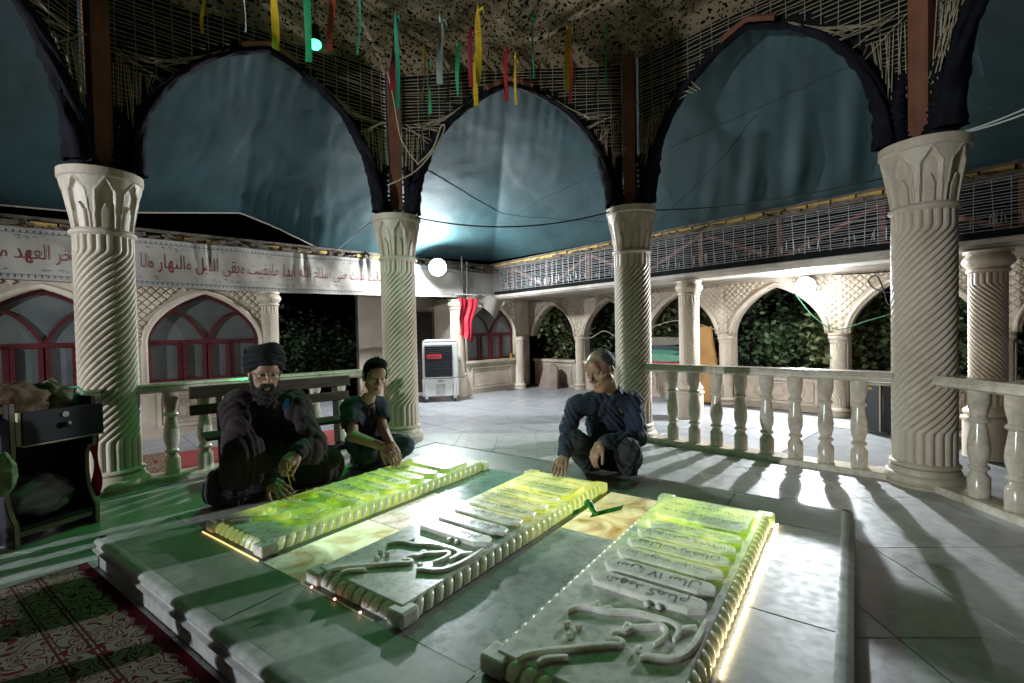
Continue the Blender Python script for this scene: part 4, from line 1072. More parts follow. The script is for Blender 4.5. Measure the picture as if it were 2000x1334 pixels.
# ================================================================== RIBBONS on the net
def rib_mat(name, c): return mat('ribbon_'+name, c, .45, tuple(x*.8 for x in c), 20, sheen=.2, spec=.4)
RC = dict(yellow=(.62, .42, .01), green=(.01, .30, .10), red=(.42, .02, .025), pale=(.33, .42, .38), teal=(.02, .30, .17), orange=(.42, .085, .03), dred=(.25, .015, .03))
RIB = [  # px x, y top, y bottom, width px, colour, lean, words
 (398, -30, 68, 6, 'yellow', 0, 'narrow yellow ribbon beside a thin pale one'), (474, -30, 64, 4, 'pale', 6, 'thin pale ribbon curling at its tip'), (537, -40, 94, 14, 'yellow', 0, 'broad plain yellow ribbon just over the tip of the pointed arch'),
 (601, -30, 121, 14, 'green', 0, 'broad bright green ribbon beside the green lamp'), (646, -30, 103, 12, 'orange', 0, 'orange-red ribbon beside the green lamp, crumpled'), (703, -30, 106, 4, 'teal', -5, 'thin sea-green ribbon widening at its tip'),
 (769, 80, 178, 11, 'dred', 0, 'dark red ribbon before the rusty post'), (774, 36, 210, 8, 'teal', 2, 'narrow green ribbon before the rusty post, tip bright'), (829, 95, 200, 4, 'yellow', -2, 'thin mustard ribbon with a looped knot'),
 (838, 125, 224, 7, 'green', 2, 'dark green ribbon hanging low beside a mustard one'), (860, 38, 165, 12, 'pale', 0, 'broad whitish ribbon with a folded-over top'), (894, 88, 186, 8, 'green', 0, 'short dark green knotted ribbon with thin tail'),
 (919, 58, 170, 9, 'dred', 0, 'crimson ribbon behind the yellow written one'), (934, 20, 162, 12, 'yellow', 0, 'broad yellow ribbon with red writing and a looped top'), (929, 112, 207, 9, 'yellow', 0, 'lower plain yellow ribbon under the written one'),
 (988, 98, 198, 8, 'red', 0, 'scarlet ribbon over the entrance arch tip'), (1007, 112, 204, 5, 'yellow', 0, 'thin mustard ribbon over the entrance arch tip'), (1041, 32, 155, 4, 'teal', 0, 'thin green ribbon with a bowed knot'),
 (1109, 52, 180, 11, 'yellow', 0, 'long yellow ribbon with red writing, alone'), (1115, 100, 198, 6, 'dred', 0, 'dark red ribbon half hidden behind a yellow one'), (1184, 58, 165, 4, 'green', 0, 'thin dark green ribbon near the rusty post')]
for (x, y0, y1, wpx, cn, lean, lab) in RIB:
    top = at_z(x, y0, 4.07); Y = top[1]
    if Y > 4.9: Y = 4.9; top = at_y(x, y0, Y)
    bot = at_y(x + lean, y1, Y + .03)
    wd = max(.012, wpx*Y/930); mm = rib_mat(cn, RC[cn]); ph = random.uniform(0, 6); n = 22
    t = thing('ribbon', lab, 'ribbon', top, group='ribbons tied to the net')
    P, S = [], []
    for k in range(n+1):
        u = k/n; c = lerp(top, bot, u) + np.array([.006*math.sin(ph + 5*u), .02*math.sin(ph*2 + 4*u), 0])
        tw = (.55*math.sin(ph + 2.6*u) + .5*u*math.sin(ph*3)) * (1 if wpx > 7 else 1.6); P.append(c); S.append(np.array([math.cos(tw), math.sin(tw), 0]))
    b = MB(); V = []
    for k, (p, s) in enumerate(zip(P, S)):
        nn = np.array([-s[1], s[0], 0]); w_ = wd*(.35 + .65*min(1, k/3)); cup = .12*wd*math.sin(3*k/n + ph)
        V += [p - s*w_/2, p + nn*cup, p + s*w_/2]
    b.add(V, [(3*k+j, 3*k+j+1, 3*k+j+4, 3*k+j+3) for k in range(n) for j in (0, 1)]); b.build('strip', mm, t, True)
    b = MB(); b.tube([top + Z*.06, top + Z*.01, top - Z*.025], [.005, .016, .010], 7)
    s = S[0]; b.tube([top - Z*.01, top + s*wd*.9 + Z*.01, top + s*wd*1.1 - Z*.05], [.008, .010, .004], 6); b.build('knot', mm, t, True)
    if 'writing' in lab or 'folded' in lab:
        tx, ff = text_verts('یا حسین'); mn_, mx_ = tx.min(0), tx.max(0); sc_ = .17/(mx_[0]-mn_[0])
        V = []
        for p in tx:     # words run down the ribbon
            u = .10 + ((p[0]-mn_[0])*sc_)/max(.2, np.linalg.norm(bot-top)); c = lerp(top, bot, u); k = min(n, max(0, int(u*n))); s = S[k]
            q = P[k] + (lerp(top, bot, u) - lerp(top, bot, k/n)); V.append(q + s*(p[1]-.25)*sc_*.9 - np.array([0, .012, 0]))
        stuff(MB().add(V, ff).build('lettering', mat('red_ink', (.35, .01, .02), .6), t))

# ================================================================== BANNER on the left gallery
M_BAN = mat('banner_cloth', (.37, .34, .295), .8, (.29, .262, .225), 1.6, .15, 120)
ban = thing('cloth_banner', 'long off-white cloth banner with dark red calligraphy over the arched windows', 'banner', FL.p(4, 1.8, -.1))
def ban_pt(u, v):     # u metres along the wall, v 0 bottom .. 1 top
    zt = 2.355 - .012*abs(math.sin(u*1.15)) - .05*max(0, 2.0-u)*.6; zb = 1.80 + .02*math.sin(u*.9 + 1)
    d = -.125 - .018*math.sin(u*4.1 + v*2) - .014*math.sin(u*9.3 - v*3.1) - .012*mnoise.noise(Vector((u*5, v*3, 2)))
    for c in (6.0, 4.86, 3.7, 2.75):
        g = math.exp(-((u-c)/(.05 + .20*(1-v)))**2); d -= .04*g*(v**2)*math.sin((u-c)*40)
    return FL.p(u, zb + (zt-zb)*v, d)
part('cloth', M_BAN, ban, lambda b: b.grid(lambda a, v: ban_pt(.85 + 7.4*a, v), 300, 16), True)
M_BAND = mat('banner_blue', (.05, .09, .14), .7); M_BANR = mat('banner_red', (.20, .015, .03), .7)
b = MB()
for v in (.10, .90):
    b.ribbon([ban_pt(.85 + 7.4*k/200, v) - nL*.004 for k in range(201)], Z, .006)
    for k in range(150):
        u = .9 + k*.0487; b.ribbon([ban_pt(u, v) - nL*.004, ban_pt(u, v + (-.055 if v < .5 else .05)) - nL*.004], uL, .007)
stuff(b.build('border_print', M_BAND, ban))
tx, ff = text_verts('حلت بفنائك عليك مني سلام الله ابدا مابقيت وبقي الليل والنهار ولا جعله الله آخر العهد مني', 2, -.010)
mn_, mx_ = tx.min(0), tx.max(0)
u_left, u_right = 6.80, 2.05
V = []
for p in tx:
    s = (p[0]-mn_[0])/(mx_[0]-mn_[0]); u = u_left + (u_right-u_left)*s; v = .52 + (p[1]-.28)*.42
    V.append(ban_pt(u, min(.97, max(.03, v))) - nL*.006)
stuff(MB().add(V, ff).build('lettering', M_BANR, ban))
# small vowel marks above and below the line
b = MB()
for k in range(90):
    u = 1.8 + k*.064 + random.uniform(-.02, .02); v = random.choice((.17, .19, .80, .82)); a = random.uniform(-.3, .3)
    P = [ban_pt(u + .018*math.cos(q), v + .03*math.sin(q)) - nL*.007 for q in np.linspace(a, a + random.choice((2.2, 4.5)), 6)]
    b.ribbon(P, Z, .007)
stuff(b.build('vowel_marks', M_BAND, ban))
# lower loose end of the banner and red flag by the floodlight
M_FLAG = mat('red_flag_cloth', (.50, .015, .035), .7, (.40, .01, .025), 4, .2, 60)
fl_ = thing('red_flag', 'crumpled red flag hanging below the floodlight', 'flag', FL.p(.78, 1.2, -.25))
def flag_pt(a, v):
    u = 1.02 - .44*a*(1-.35*v) - .03*v; z = 1.80 - v*(.66 + .16*a) ; return FL.p(u - .02*math.sin(9*v), z, -.20 - .03*math.sin(a*9 + v*3) - .02*math.sin(a*21 + v*5))
part('cloth', M_FLAG, fl_, lambda b: b.grid(flag_pt, 24, 24), True)
wf = thing('white_flag', 'white triangular cloth corner hanging beside the red flag', 'flag', FL.p(.3, 1.5, -.22))
def wf_pt(a, v):
    u = .70 - .92*a; z0 = 1.86 + .02*math.sin(a*6); tipz = 1.42; w = 1-abs(a-.62)/.62 if a < .62 else 1-(a-.62)/.38; return FL.p(u, z0 - v*(z0-tipz)*max(0, w), -.19 - .03*math.sin(a*12 + v*2))
part('cloth', M_BAN, wf, lambda b: b.grid(wf_pt, 28, 12), True)
part('top_rod', M_WHITEPLASTIC, wf, lambda b: b.tube([FL.p(1.05, 1.87, -.17), FL.p(-.25, 1.885, -.17)], .012, 6))
for i_, (uu, lab) in enumerate(((.80, 'taller thin pipe standing on the gallery beam near the floodlight'), (.70, 'shorter thin pipe standing on the gallery beam near the floodlight'))):
    o = MB().tube([FL.p(uu, 1.87, -.06), FL.p(uu - .02*i_, 2.62 - .12*i_, -.05)], .012, 8).build('thin_pipe', M_WHITEPLASTIC, None, True); tag(o, lab, 'pipe')
# wire mesh at the courtyard corner on the left beam
cm = thing('corner_mesh', 'patch of wire mesh between the floodlight and the inner corner', 'mesh', FL.p(.2, 2.1, -.03))
b = MB()
for k in range(20): b.tube([FL.p(.75, 1.90 + k*.024, -.03), FL.p(-.02, 1.90 + k*.024, -.03)], .003, 4, False)
for k in range(9): b.tube([FL.p(.72 - k*.09, 1.89, -.025), FL.p(.72 - k*.09, 2.38, -.025)], .003, 4, False)
stuff(b.build('wires', M_WIRE, cm))

# ================================================================== CABLES
def cable(name, label, P, r=.007, m=None, cat='cable'):
    o = MB().tube(P, r, 6).build(name, m or M_BLACKMETAL, None, True); tag(o, label, cat); return o
c1, c2, c3 = [np.array([*COLS[i], 0.]) for i in (1, 2, 3)]
cable('black_cable', 'black cable sagging between the columns on the open entrance side', catenary(c1 + V3((.22, -.1, 2.44)), c2 + V3((-.24, -.08, 2.42)), .13), .008)
cable('black_cable', 'black cable sagging between the columns above the long balustrade', catenary(c2 + V3((.22, -.12, 2.42)), c3 + V3((-.12, .22, 2.30)), .06), .006)
for k, (dz, lab) in enumerate(((0, 'upper of two silvery cords running off the tall column top'), (.035, 'lower of two silvery cords running off the tall column top'))):
    cable('silver_cord', lab, catenary(c3 + V3((.10, -.05, 2.50)), at_y(2040, 195 + 12*k, 2.9), .02), .006, M_WHITEPLASTIC, 'cord')
cable('thin_cable', 'thin pale cord from the column top down towards the banner', [c1 + V3((-.22, -.05, 2.45)), at_plane(650, 495, FL.p(0, 0, -.2), nL)], .005, M_ROPE, 'cord')
cable('looped_cable', 'dark cable hanging in a loop on the arcade spandrel', spline([FR.p(5.42, 1.82, D-.12), FR.p(5.75, 1.80, D-.12), FR.p(6.05, 1.78, D-.12), FR.p(6.12, 1.60, D-.13), FR.p(6.10, 1.42, D-.13), FR.p(6.0, 1.40, D-.13), FR.p(5.95, 1.58, D-.13), FR.p(5.88, 1.76, D-.12), FR.p(5.80, 1.70, D-.12), FR.p(5.9, 1.58, D-.12), FR.p(6.2, 1.5, D-.12)], 6), .008)
M_GCORD = mat('green_cord', (.03, .14, .06), .6)
cable('green_cable', 'green cord crossing the springing of the arches under the floodlight', spline([FR.p(4.98, 1.62, D-.13), FR.p(5.2, 1.30, D-.13), FR.p(5.46, 1.12, D-.13), FR.p(5.8, 1.22, D-.13), FR.p(6.3, 1.38, D-.13)], 6), .007, M_GCORD, 'cable')
cable('pale_cable', 'pale cord tied across the small columns behind the balding man', spline([FR.p(.95, 1.06, D-.17), FR.p(1.4, 1.02, D-.17), FR.p(1.75, 1.15, D-.16), FR.p(2.2, 1.02, D-.17), FR.p(3.2, 1.30, D-.13), FR.p(4.05, 1.08, D-.16)], 6), .006, M_ROPE, 'cord')
cable('bent_reed', 'long bent reed loosened from the lath beside the column behind the boy', spline([at_y(757, 362, 5.1), at_y(810, 335, 5.05), at_y(850, 290, 5.05), at_y(868, 252, 5.1), at_y(862, 246, 5.1), at_y(845, 290, 5.08), at_y(815, 322, 5.08)], 8), .008, M_REED, 'reed')
cable('hanging_reed', 'long reed hanging across the rusty post behind the boy', spline([at_y(757, 140, 5.0), at_y(770, 200, 5.0), at_y(785, 275, 5.05), at_y(818, 322, 5.1)], 8), .007, M_REED, 'reed')

# ================================================================== BENCH
M_WOOD = mat('dark_bench_wood', (.085, .060, .045), .55, (.045, .032, .025), 5, .3, 40, stretch=(1, 1, 8), spec=.3)
f0, l0 = edge_frame(0)
bn = thing('wooden_bench', 'dark slatted wooden bench between the column and the seated people', 'bench', f0.p(1.12, .004, -.40))
def bs(name, u0, u1, z, d, w, t): 
    o = part(name, M_WOOD, bn, lambda b: b.box(f0.p((u0+u1)/2, z, d), (u1-u0, t, w), f0.u, f0.n, Z)); chamfer(o, .008, 2)
bs('back_slat', .49, 1.80, .735, -.27, .10, .028); bs('back_slat', .49, 1.78, .595, -.29, .085, .028)
bs('back_slat', .98, 1.32, .665, -.265, .07, .02)
for dd in (-.36, -.46, -.56): bs('seat_slat', .56, 1.80, .40, dd, .03, .085)
for uu in (.70, 1.66):
    part('back_post', M_WOOD, bn, lambda b: b.bar(f0.p(uu, .01, -.30), f0.p(uu, .76, -.245), .05, .04, f0.u))
    part('side_leg', M_WOOD, bn, lambda b: b.prism([(0, 0), (.10, 0), (.07, .12), (.06, .22), (.10, .36), (.10, .385), (-.26, .385), (-.26, .345), (-.02, .33), (.0, .22), (.02, .1)], f0.p(uu, .01, -.60), f0.n*-1.0, Z, f0.u, .04))
    part('stretcher', M_WOOD, bn, lambda b: b.bar(f0.p(uu+.02, .14, -.30), f0.p(uu+.02, .14, -.62), .03, .05))
part('long_stretcher', M_WOOD, bn, lambda b: b.bar(f0.p(.70, .14, -.46), f0.p(1.68, .14, -.46), .03, .06))

# ================================================================== CABINET at the left with clothes and a bag
M_LAM = mat('navy_black_laminate', (.018, .020, .030), .38, (.012, .013, .02), 6, spec=.5)
M_EDGE = mat('pale_edge_band', (.42, .37, .26), .6, scale=9)
pA, pB = at_z(27, 1075, 0), at_z(143, 1037, 0)
ux = pB - pA; ux[2] = 0; wcab = np.linalg.norm(ux); ux /= wcab; un = np.array([-ux[1], ux[0], 0])    # un points away from the camera
if un[0] > 0: un = -un
cb = thing('dark_cabinet', 'dark laminate stand with one drawer and curved side panels, clothes on top', 'cabinet', pA + ux*wcab/2 + Z*.004)
wcab = .42
def cp(x, y, z): return pA + ux*x + un*y + Z*z
side = [(0, 0), (.40, 0), (.40, .82), (.0, .82), (.0, .52), (.05, .50), (.085, .44), (.09, .34), (.075, .24), (.03, .16), (0, .12)]
for x in (0, wcab-.03):
    part('side_panel', M_LAM, cb, lambda b: b.prism(side, cp(x, 0, .006), un, Z, ux, .028))
    part('edge_band', M_EDGE, cb, lambda b: b.tube(spline([cp(x+.014, y - .004, z + .006) for y, z in [(0, .82), (0, .66), (0, .52), (.05, .50), (.085, .44), (.09, .34), (.075, .24), (.03, .16), (0, .12), (0, .0)]], 4), .013, 4))
part('bottom_shelf', M_LAM, cb, lambda b: b.box(cp(wcab/2, .20, .10), (wcab-.06, .39, .025), ux, un, Z))
part('bottom_rail', M_EDGE, cb, lambda b: b.box(cp(wcab/2, .03, .072), (wcab-.06, .02, .035), ux, un, Z))
part('top_board', M_LAM, cb, lambda b: b.box(cp(wcab/2, .22, .70), (wcab-.06, .36, .022), ux, un, Z))
part('back_panel', M_LAM, cb, lambda b: b.box(cp(wcab/2, .40, .45), (wcab-.06, .012, .66), ux, un, Z))
dw = part('drawer_front', M_LAM, cb, lambda b: b.box(cp(wcab/2 + .03, -.03, .68), (wcab-.02, .022, .19), ux, un, Z)); chamfer(dw, .006, 2)
part('drawer_edge', M_EDGE, cb, lambda b: [b.box(cp(.028, -.03, .68), (.012, .024, .19), ux, un, Z), b.box(cp(wcab/2+.03, -.03, .580), (wcab-.02, .022, .010), ux, un, Z)])
part('lock', M_WIRE, cb, lambda b: b.tube([cp(wcab/2+.03, -.035, .735), cp(wcab/2+.03, -.049, .735)], .017, 14), True, 40)
part('knob', M_BLACKMETAL, cb, lambda b: b.tube([cp(wcab/2+.03, -.035, .675), cp(wcab/2+.03, -.050, .675), cp(wcab/2+.03, -.065, .675)], [.010, .014, .020], 12), True)
# soft lumps helper: deformed ellipsoid
def lump(name, c, r, m, parent=None, amp=.15, fr=4.0, ax=None, nu=40, nv=24, zmin=None, seed=0, folds=0):
    c = V3(c); ax = ax or (np.array([1, 0, 0]), np.array([0, 1, 0]), Z)
    def pt(a, v):
        th, ph = 2*math.pi*a, math.pi*(v-.5); e = np.array([math.cos(ph)*math.cos(th), math.cos(ph)*math.sin(th), math.sin(ph)])
        k = 1 + amp*mnoise.noise(Vector(e*fr*.5) + Vector((seed, 0, 0))) + amp*.5*mnoise.noise(Vector(e*fr*1.3) + Vector((0, seed, 3)))
        if folds: k += .03*math.sin(folds*th + 6*e[2] + 2*mnoise.noise(Vector(e*2)))
        p = c + ax[0]*e[0]*r[0]*k + ax[1]*e[1]*r[1]*k + ax[2]*e[2]*r[2]*k
        if zmin is not None: p[2] = max(p[2], zmin + .002*abs(math.sin(th*3)))
        return p
    b = MB().grid(pt, nu, nv); o = b.build(name, m, parent, True); return o
M_CAMO = mat('olive_camo_cloth', (.17, .155, .07), .85, (.06, .056, .03), 14, .5, 50, lo=.42, hi=.55)
M_BROWNC = mat('brown_striped_cloth', (.15, .08, .035), .85, (.05, .03, .018), 9, .5, 60, stretch=(6, 1, 1))
M_TEALC = mat('teal_cloth', (.02, .075, .085), .8, (.012, .045, .055), 7, .4, 40)
ztop = .715
cl1 = lump('brown_cloth_bundle', cp(.08, .16, ztop+.09), (.20, .15, .125), M_BROWNC, None, .22, 4, (ux, un, Z), zmin=ztop, seed=3, folds=5); tag(cl1, 'brown striped cloth bundle on the dark cabinet', 'cloth')
cl2 = lump('camouflage_jacket', cp(.27, .20, ztop+.085), (.13, .15, .125), M_CAMO, None, .25, 4, (ux, un, Z), zmin=ztop, seed=8, folds=4); tag(cl2, 'olive camouflage jacket bundled on the dark cabinet', 'jacket')
cl3 = lump('teal_cloth', cp(.365, .20, ztop+.06), (.05, .12, .095), M_TEALC, None, .25, 4, (ux, un, Z), zmin=ztop, seed=5, folds=3); tag(cl3, 'folded teal cloth at the side of the camouflage jacket', 'cloth')
M_BAG = mat('clear_plastic_bag', (.34, .35, .38), .25, (.20, .21, .24), 5, .6, 22, spec=.6)
bag = lump('plastic_bag', cp(.19, .20, .112+.11), (.17, .16, .135), M_BAG, None, .20, 6, (ux, un, Z), zmin=.1135, seed=12, folds=9); tag(bag, 'translucent grey plastic bag on the lower shelf of the cabinet', 'bag')
M_PALEG = mat('pale_green_fleece', (.20, .30, .14), .95, (.12, .20, .08), 20, .8, 60)
fz = lump('fleece_cloth', at_y(4, 928, 2.42), (.055, .055, .10), M_PALEG, None, .2, 5, seed=2); tag(fz, 'pale green fleece hanging at the front of the cabinet', 'cloth')
rs = thing('red_scarf', 'red scarf hanging from the cabinet side beside the column', 'scarf', cp(wcab+.03, .10, .60))
def sc_pt(a, v):
    w = .055*(1.0 - .5*abs(v-.35)); return cp(wcab + .015 + .012*math.sin(v*9 + a*3), .06 + (a-.5)*w*2 + .02*math.sin(v*7), .66 - v*.50)
part('cloth', M_FLAG, rs, lambda b: b.grid(sc_pt, 8, 24), True)
gr_ = thing('green_tie', 'short bright green ribbon tied where the rail meets the column', 'ribbon', at_y(150, 770, 3.40))
part('strip', rib_mat('teal', RC['teal']), gr_, lambda b: b.ribbon(spline([at_y(133, 757, 3.35), at_y(150, 756, 3.36), at_y(160, 765, 3.37), at_y(162, 786, 3.37)], 6), Z*.6 + V3((.5, 0, 0)), .022), True)

# ================================================================== RUGS
def rug_mat(name, red, cream, dark, sc=7.0, bw=.28):
    m = bpy.data.materials.new(name); m.use_nodes = True; N, Lk = nt(m); b = N['Principled BSDF']; b.inputs['Roughness'].default_value = .95; b.inputs['Specular IOR Level'].default_value = .1
    tc = N.new('ShaderNodeTexCoord'); sx = N.new('ShaderNodeSeparateXYZ'); Lk.new(tc.outputs['Object'], sx.inputs[0])
    dn = N.new('ShaderNodeTexNoise'); dn.inputs['Scale'].default_value = 5; dn.inputs['Detail'].default_value = 3; Lk.new(tc.outputs['Object'], dn.inputs['Vector'])
    va = N.new('ShaderNodeVectorMath'); va.operation = 'MULTIPLY_ADD'; va.inputs[1].default_value = (.11, .11, 0); Lk.new(dn.outputs['Color'], va.inputs[0]); Lk.new(tc.outputs['Object'], va.inputs[2])
    vo = N.new('ShaderNodeTexVoronoi'); vo.feature = 'SMOOTH_F1'; vo.inputs['Scale'].default_value = sc; Lk.new(va.outputs[0], vo.inputs['Vector'])
    wv = N.new('ShaderNodeMath'); wv.operation = 'SINE'; mu = N.new('ShaderNodeMath'); mu.operation = 'MULTIPLY'; mu.inputs[1].default_value = 42; Lk.new(vo.outputs['Distance'], mu.inputs[0]); Lk.new(mu.outputs[0], wv.inputs[0])
    r = N.new('ShaderNodeValToRGB'); e = r.color_ramp.elements; e[0].position = .30; e[0].color = (*cream, 1); e[1].position = .92; e[1].color = (*red, 1); e.new(.72).color = (*dark, 1)
    r.color_ramp.interpolation = 'CONSTANT'; mr = N.new('ShaderNodeMapRange'); mr.inputs[1].default_value = -1; mr.inputs[2].default_value = 1; Lk.new(wv.outputs[0], mr.inputs[0]); Lk.new(mr.outputs[0], r.inputs[0])
    # border bands measured from the x=0 edge: scalloped red edge, dark lines, motif band
    wn_ = N.new('ShaderNodeMath'); wn_.operation = 'SINE'; m2 = N.new('ShaderNodeMath'); m2.operation = 'MULTIPLY'; m2.inputs[1].default_value = 62; Lk.new(sx.outputs['Y'], m2.inputs[0]); Lk.new(m2.outputs[0], wn_.inputs[0])
    ma = N.new('ShaderNodeMath'); ma.operation = 'MULTIPLY_ADD'; ma.inputs[1].default_value = .010; Lk.new(wn_.outputs[0], ma.inputs[0]); Lk.new(sx.outputs['X'], ma.inputs[2])
    n3 = N.new('ShaderNodeMath'); n3.operation = 'MULTIPLY_ADD'; n3.inputs[1].default_value = .075; Lk.new(dn.outputs['Fac'], n3.inputs[0]); Lk.new(ma.outputs[0], n3.inputs[2])
    edge = N.new('ShaderNodeValToRGB'); ee = edge.color_ramp.elements; edge.color_ramp.interpolation = 'CONSTANT'; ee[0].position = 0; ee[0].color = (1, 1, 1, 1); ee[1].position = .075; ee[1].color = (0, 0, 0, 1)
    Lk.new(n3.outputs[0], edge.inputs[0])
    lines = N.new('ShaderNodeValToRGB'); le = lines.color_ramp.elements; lines.color_ramp.interpolation = 'CONSTANT'; le[0].position = 0; le[0].color = (0, 0, 0, 1); le[1].position = .175; le[1].color = (1, 1, 1, 1)
    for p_, c_ in ((.182, 0), (.190, 1), (.197, 0), (.262, 1), (.269, 0), (.277, 1), (.284, 0)): le.new(p_).color = (c_, c_, c_, 1)
    Lk.new(sx.outputs['X'], lines.inputs[0])
    mx1 = N.new('ShaderNodeMix'); mx1.data_type = 'RGBA'; Lk.new(edge.outputs[0], mx1.inputs[0]); Lk.new(r.outputs[0], mx1.inputs[6]); mx1.inputs[7].default_value = (*red, 1)
    mx2 = N.new('ShaderNodeMix'); mx2.data_type = 'RGBA'; Lk.new(lines.outputs[0], mx2.inputs[0]); Lk.new(mx1.outputs[2], mx2.inputs[6]); mx2.inputs[7].default_value = (*dark, 1)
    nf = N.new('ShaderNodeTexNoise'); nf.inputs['Scale'].default_value = 220; Lk.new(tc.outputs['Object'], nf.inputs['Vector'])
    mx3 = N.new('ShaderNodeMix'); mx3.data_type = 'RGBA'; mx3.blend_type = 'MULTIPLY'; mx3.inputs[0].default_value = .5; Lk.new(mx2.outputs[2], mx3.inputs[6]); Lk.new(nf.outputs['Color'], mx3.inputs[7])
    Lk.new(mx3.outputs[2], b.inputs['Base Color'])
    bp = N.new('ShaderNodeBump'); bp.inputs['Strength'].default_value = .4; bp.inputs['Distance'].default_value = .006; Lk.new(nf.outputs['Fac'], bp.inputs['Height']); Lk.new(bp.outputs[0], b.inputs['Normal'])
    return m
RUG1 = rug_mat('cream_red_rug', (.12, .010, .024), (.22, .19, .145), (.075, .018, .022), 19)
# large rug: local x from its right edge leftwards, y along the platform front
ru = MB(); c0 = tp(.02, -.02, 0) - d1*.075     # corner by the platform
xd = -d1; yd = d2
rug = bpy.data.objects.new('patterned_rug', None)
def rug_obj(name, origin, xdir, ydir, lx, ly, m, label, cut=None):
    b = MB(); nx, ny = 30, 40; z0 = .010
    def pt(a, v):
        x, y = a*lx, v*ly
        if cut and y < cut(x): y = cut(x)
        return (x, y, .006 + .0025*mnoise.noise(Vector((x*6, y*6, 2))))
    b.grid(pt, nx, ny)
    o = b.build(name, m, None, True); o.modifiers.new('s', 'SOLIDIFY').thickness = .007; o.modifiers['s'].offset = 1
    mw = Matrix(((xdir[0], ydir[0], 0, origin[0]), (xdir[1], ydir[1], 0, origin[1]), (0, 0, 1, origin[2]), (0, 0, 0, 1)))
    o.matrix_world = mw; tag(o, label, 'rug'); return o
bpy.data.objects.remove(rug)
rug_obj('patterned_rug', tp(-.030, -.08, .004), -d1, d2, 1.7, 2.6, RUG1, 'cream and red floral rug lying along the platform front', cut=lambda x: .0 + .30*max(0, x-.25))
RUG2 = rug_mat('red_cream_rug', (.30, .03, .03), (.34, .28, .20), (.12, .02, .02), 9)
p_ = f0.p(.55, 0, .22)
rug_obj('floral_runner', f0.p(-.85, 0, .16), f0.n, f0.u, 1.0, 1.25, RUG2, 'red floral rug on the paving beyond the cabinet and column')
M_REDRUG = mat('plain_red_rug', (.36, .055, .05), .95, (.28, .035, .035), 30, .8, 60, stretch=(1, 4, 1))
o = MB().box(f0.p(1.55, .010, .62), (2.2, .85, .008), f0.u, f0.n, Z).build('red_carpet', M_REDRUG); tag(o, 'plain red carpet on the paving behind the green-lit balustrade', 'carpet')
M_FRINGE = mat('striped_fringe', (.45, .42, .38), .9, (.20, .02, .03), 14, stretch=(1, 1, 1), lo=.48, hi=.52)
o = MB().box(f0.p(.40, .009, .42), (.10, .55, .009), f0.u, f0.n, Z).build('carpet_border', M_FRINGE); tag(o, 'white and red striped border strip at the edge of the red carpet', 'rug')

# ================================================================== AIR COOLER
M_CW = mat('cooler_white', (.50, .50, .48), .4, (.42, .42, .40), 4)
M_CG = mat('cooler_grille', (.020, .022, .026), .5)
ccx = FL.p(1.45, 0, -.22); au, an = FL.u, FL.n
rot = math.radians(-34); cu_ = np.array([au[0]*math.cos(rot)-au[1]*math.sin(rot), au[0]*math.sin(rot)+au[1]*math.cos(rot), 0]); cn_ = np.array([-cu_[1], cu_[0], 0])
if np.dot(cn_, an) < 0: cn_ = -cn_
co = thing('air_cooler', 'white portable air cooler with black grille and red label on castors', 'air cooler', ccx + Z*.002)
def cc(x, y, z): return ccx + cu_*x + cn_*y + Z*z
hw, hd = .30, .20
o = part('lower_tank', M_CW, co, lambda b: b.prism([(-hw, .10), (hw, .10), (hw+.012, .40), (-hw-.012, .40)], cc(0, -hd, 0), cu_, Z, cn_, 2*hd)); chamfer(o, .012, 2)
o = part('upper_body', M_CW, co, lambda b: b.box(cc(0, .0, .715), (2*hw, 2*hd, .62), cu_, cn_, Z)); chamfer(o, .02, 2)
o = part('top_lid', M_CW, co, lambda b: b.prism([(-hw, 0), (hw, 0), (hw-.05, .035), (-hw+.05, .035)], cc(0, -hd, 1.027), cu_, Z, cn_, 2*hd)); chamfer(o, .006)
gr = part('grille', M_CG, co, lambda b: b.box(cc(.03, -hd-.004, .70), (.46, .02, .54), cu_, cn_, Z))
for k in range(17): part('grille_slat', M_CG, gr, lambda b: b.box(cc(.03, -hd-.022, .455 + k*.031), (.45, .024, .007), cu_, cn_ + Z*.4, None))
for k in range(9): part('grille_rib', M_CG, gr, lambda b: b.box(cc(-.16 + k*.0475, -hd-.016, .70), (.006, .016, .53), cu_, cn_, Z))
lbp = part('red_label', mat('red_label', (.45, .02, .03), .5), co, lambda b: b.box(cc(.10, -hd-.038, .78), (.24, .004, .075), cu_, cn_, Z))
for s in np.linspace(-.09, .09, 7): part('label_mark', M_CG, lbp, lambda b: b.box(cc(.10+s, -hd-.0415, .78), (.014, .002, .03), cu_, cn_, Z))
for k in range(6): part('side_vent', M_CG, co, lambda b: b.box(cc(-hw-.003, -.0, .52 + k*.08), (.008, .12, .05), cu_, cn_, Z))
part('tank_recess', mat('cooler_shade', (.30, .30, .29), .6), co, lambda b: b.box(cc(0, -hd-.003, .22), (.14, .01, .17), cu_, cn_, Z))
part('badge', M_CG, co, lambda b: b.box(cc(0, -hd-.006, .36), (.09, .006, .015), cu_, cn_, Z))
for x in (-.24, .24):
    part('tank_rib', M_CW, co, lambda b: b.box(cc(x, -hd-.008, .21), (.035, .02, .19), cu_, cn_, Z))
    for y in (-.15, .15):
        w_ = part('castor', M_CG, co, lambda b: b.tube([cc(x-.014, y-.03, .032), cc(x+.014, y-.03, .032)], .032, 14), True, 40)
        part('castor_fork', M_CW, w_, lambda b: b.box(cc(x, y-.01, .072), (.05, .06, .05), cu_, cn_, Z))

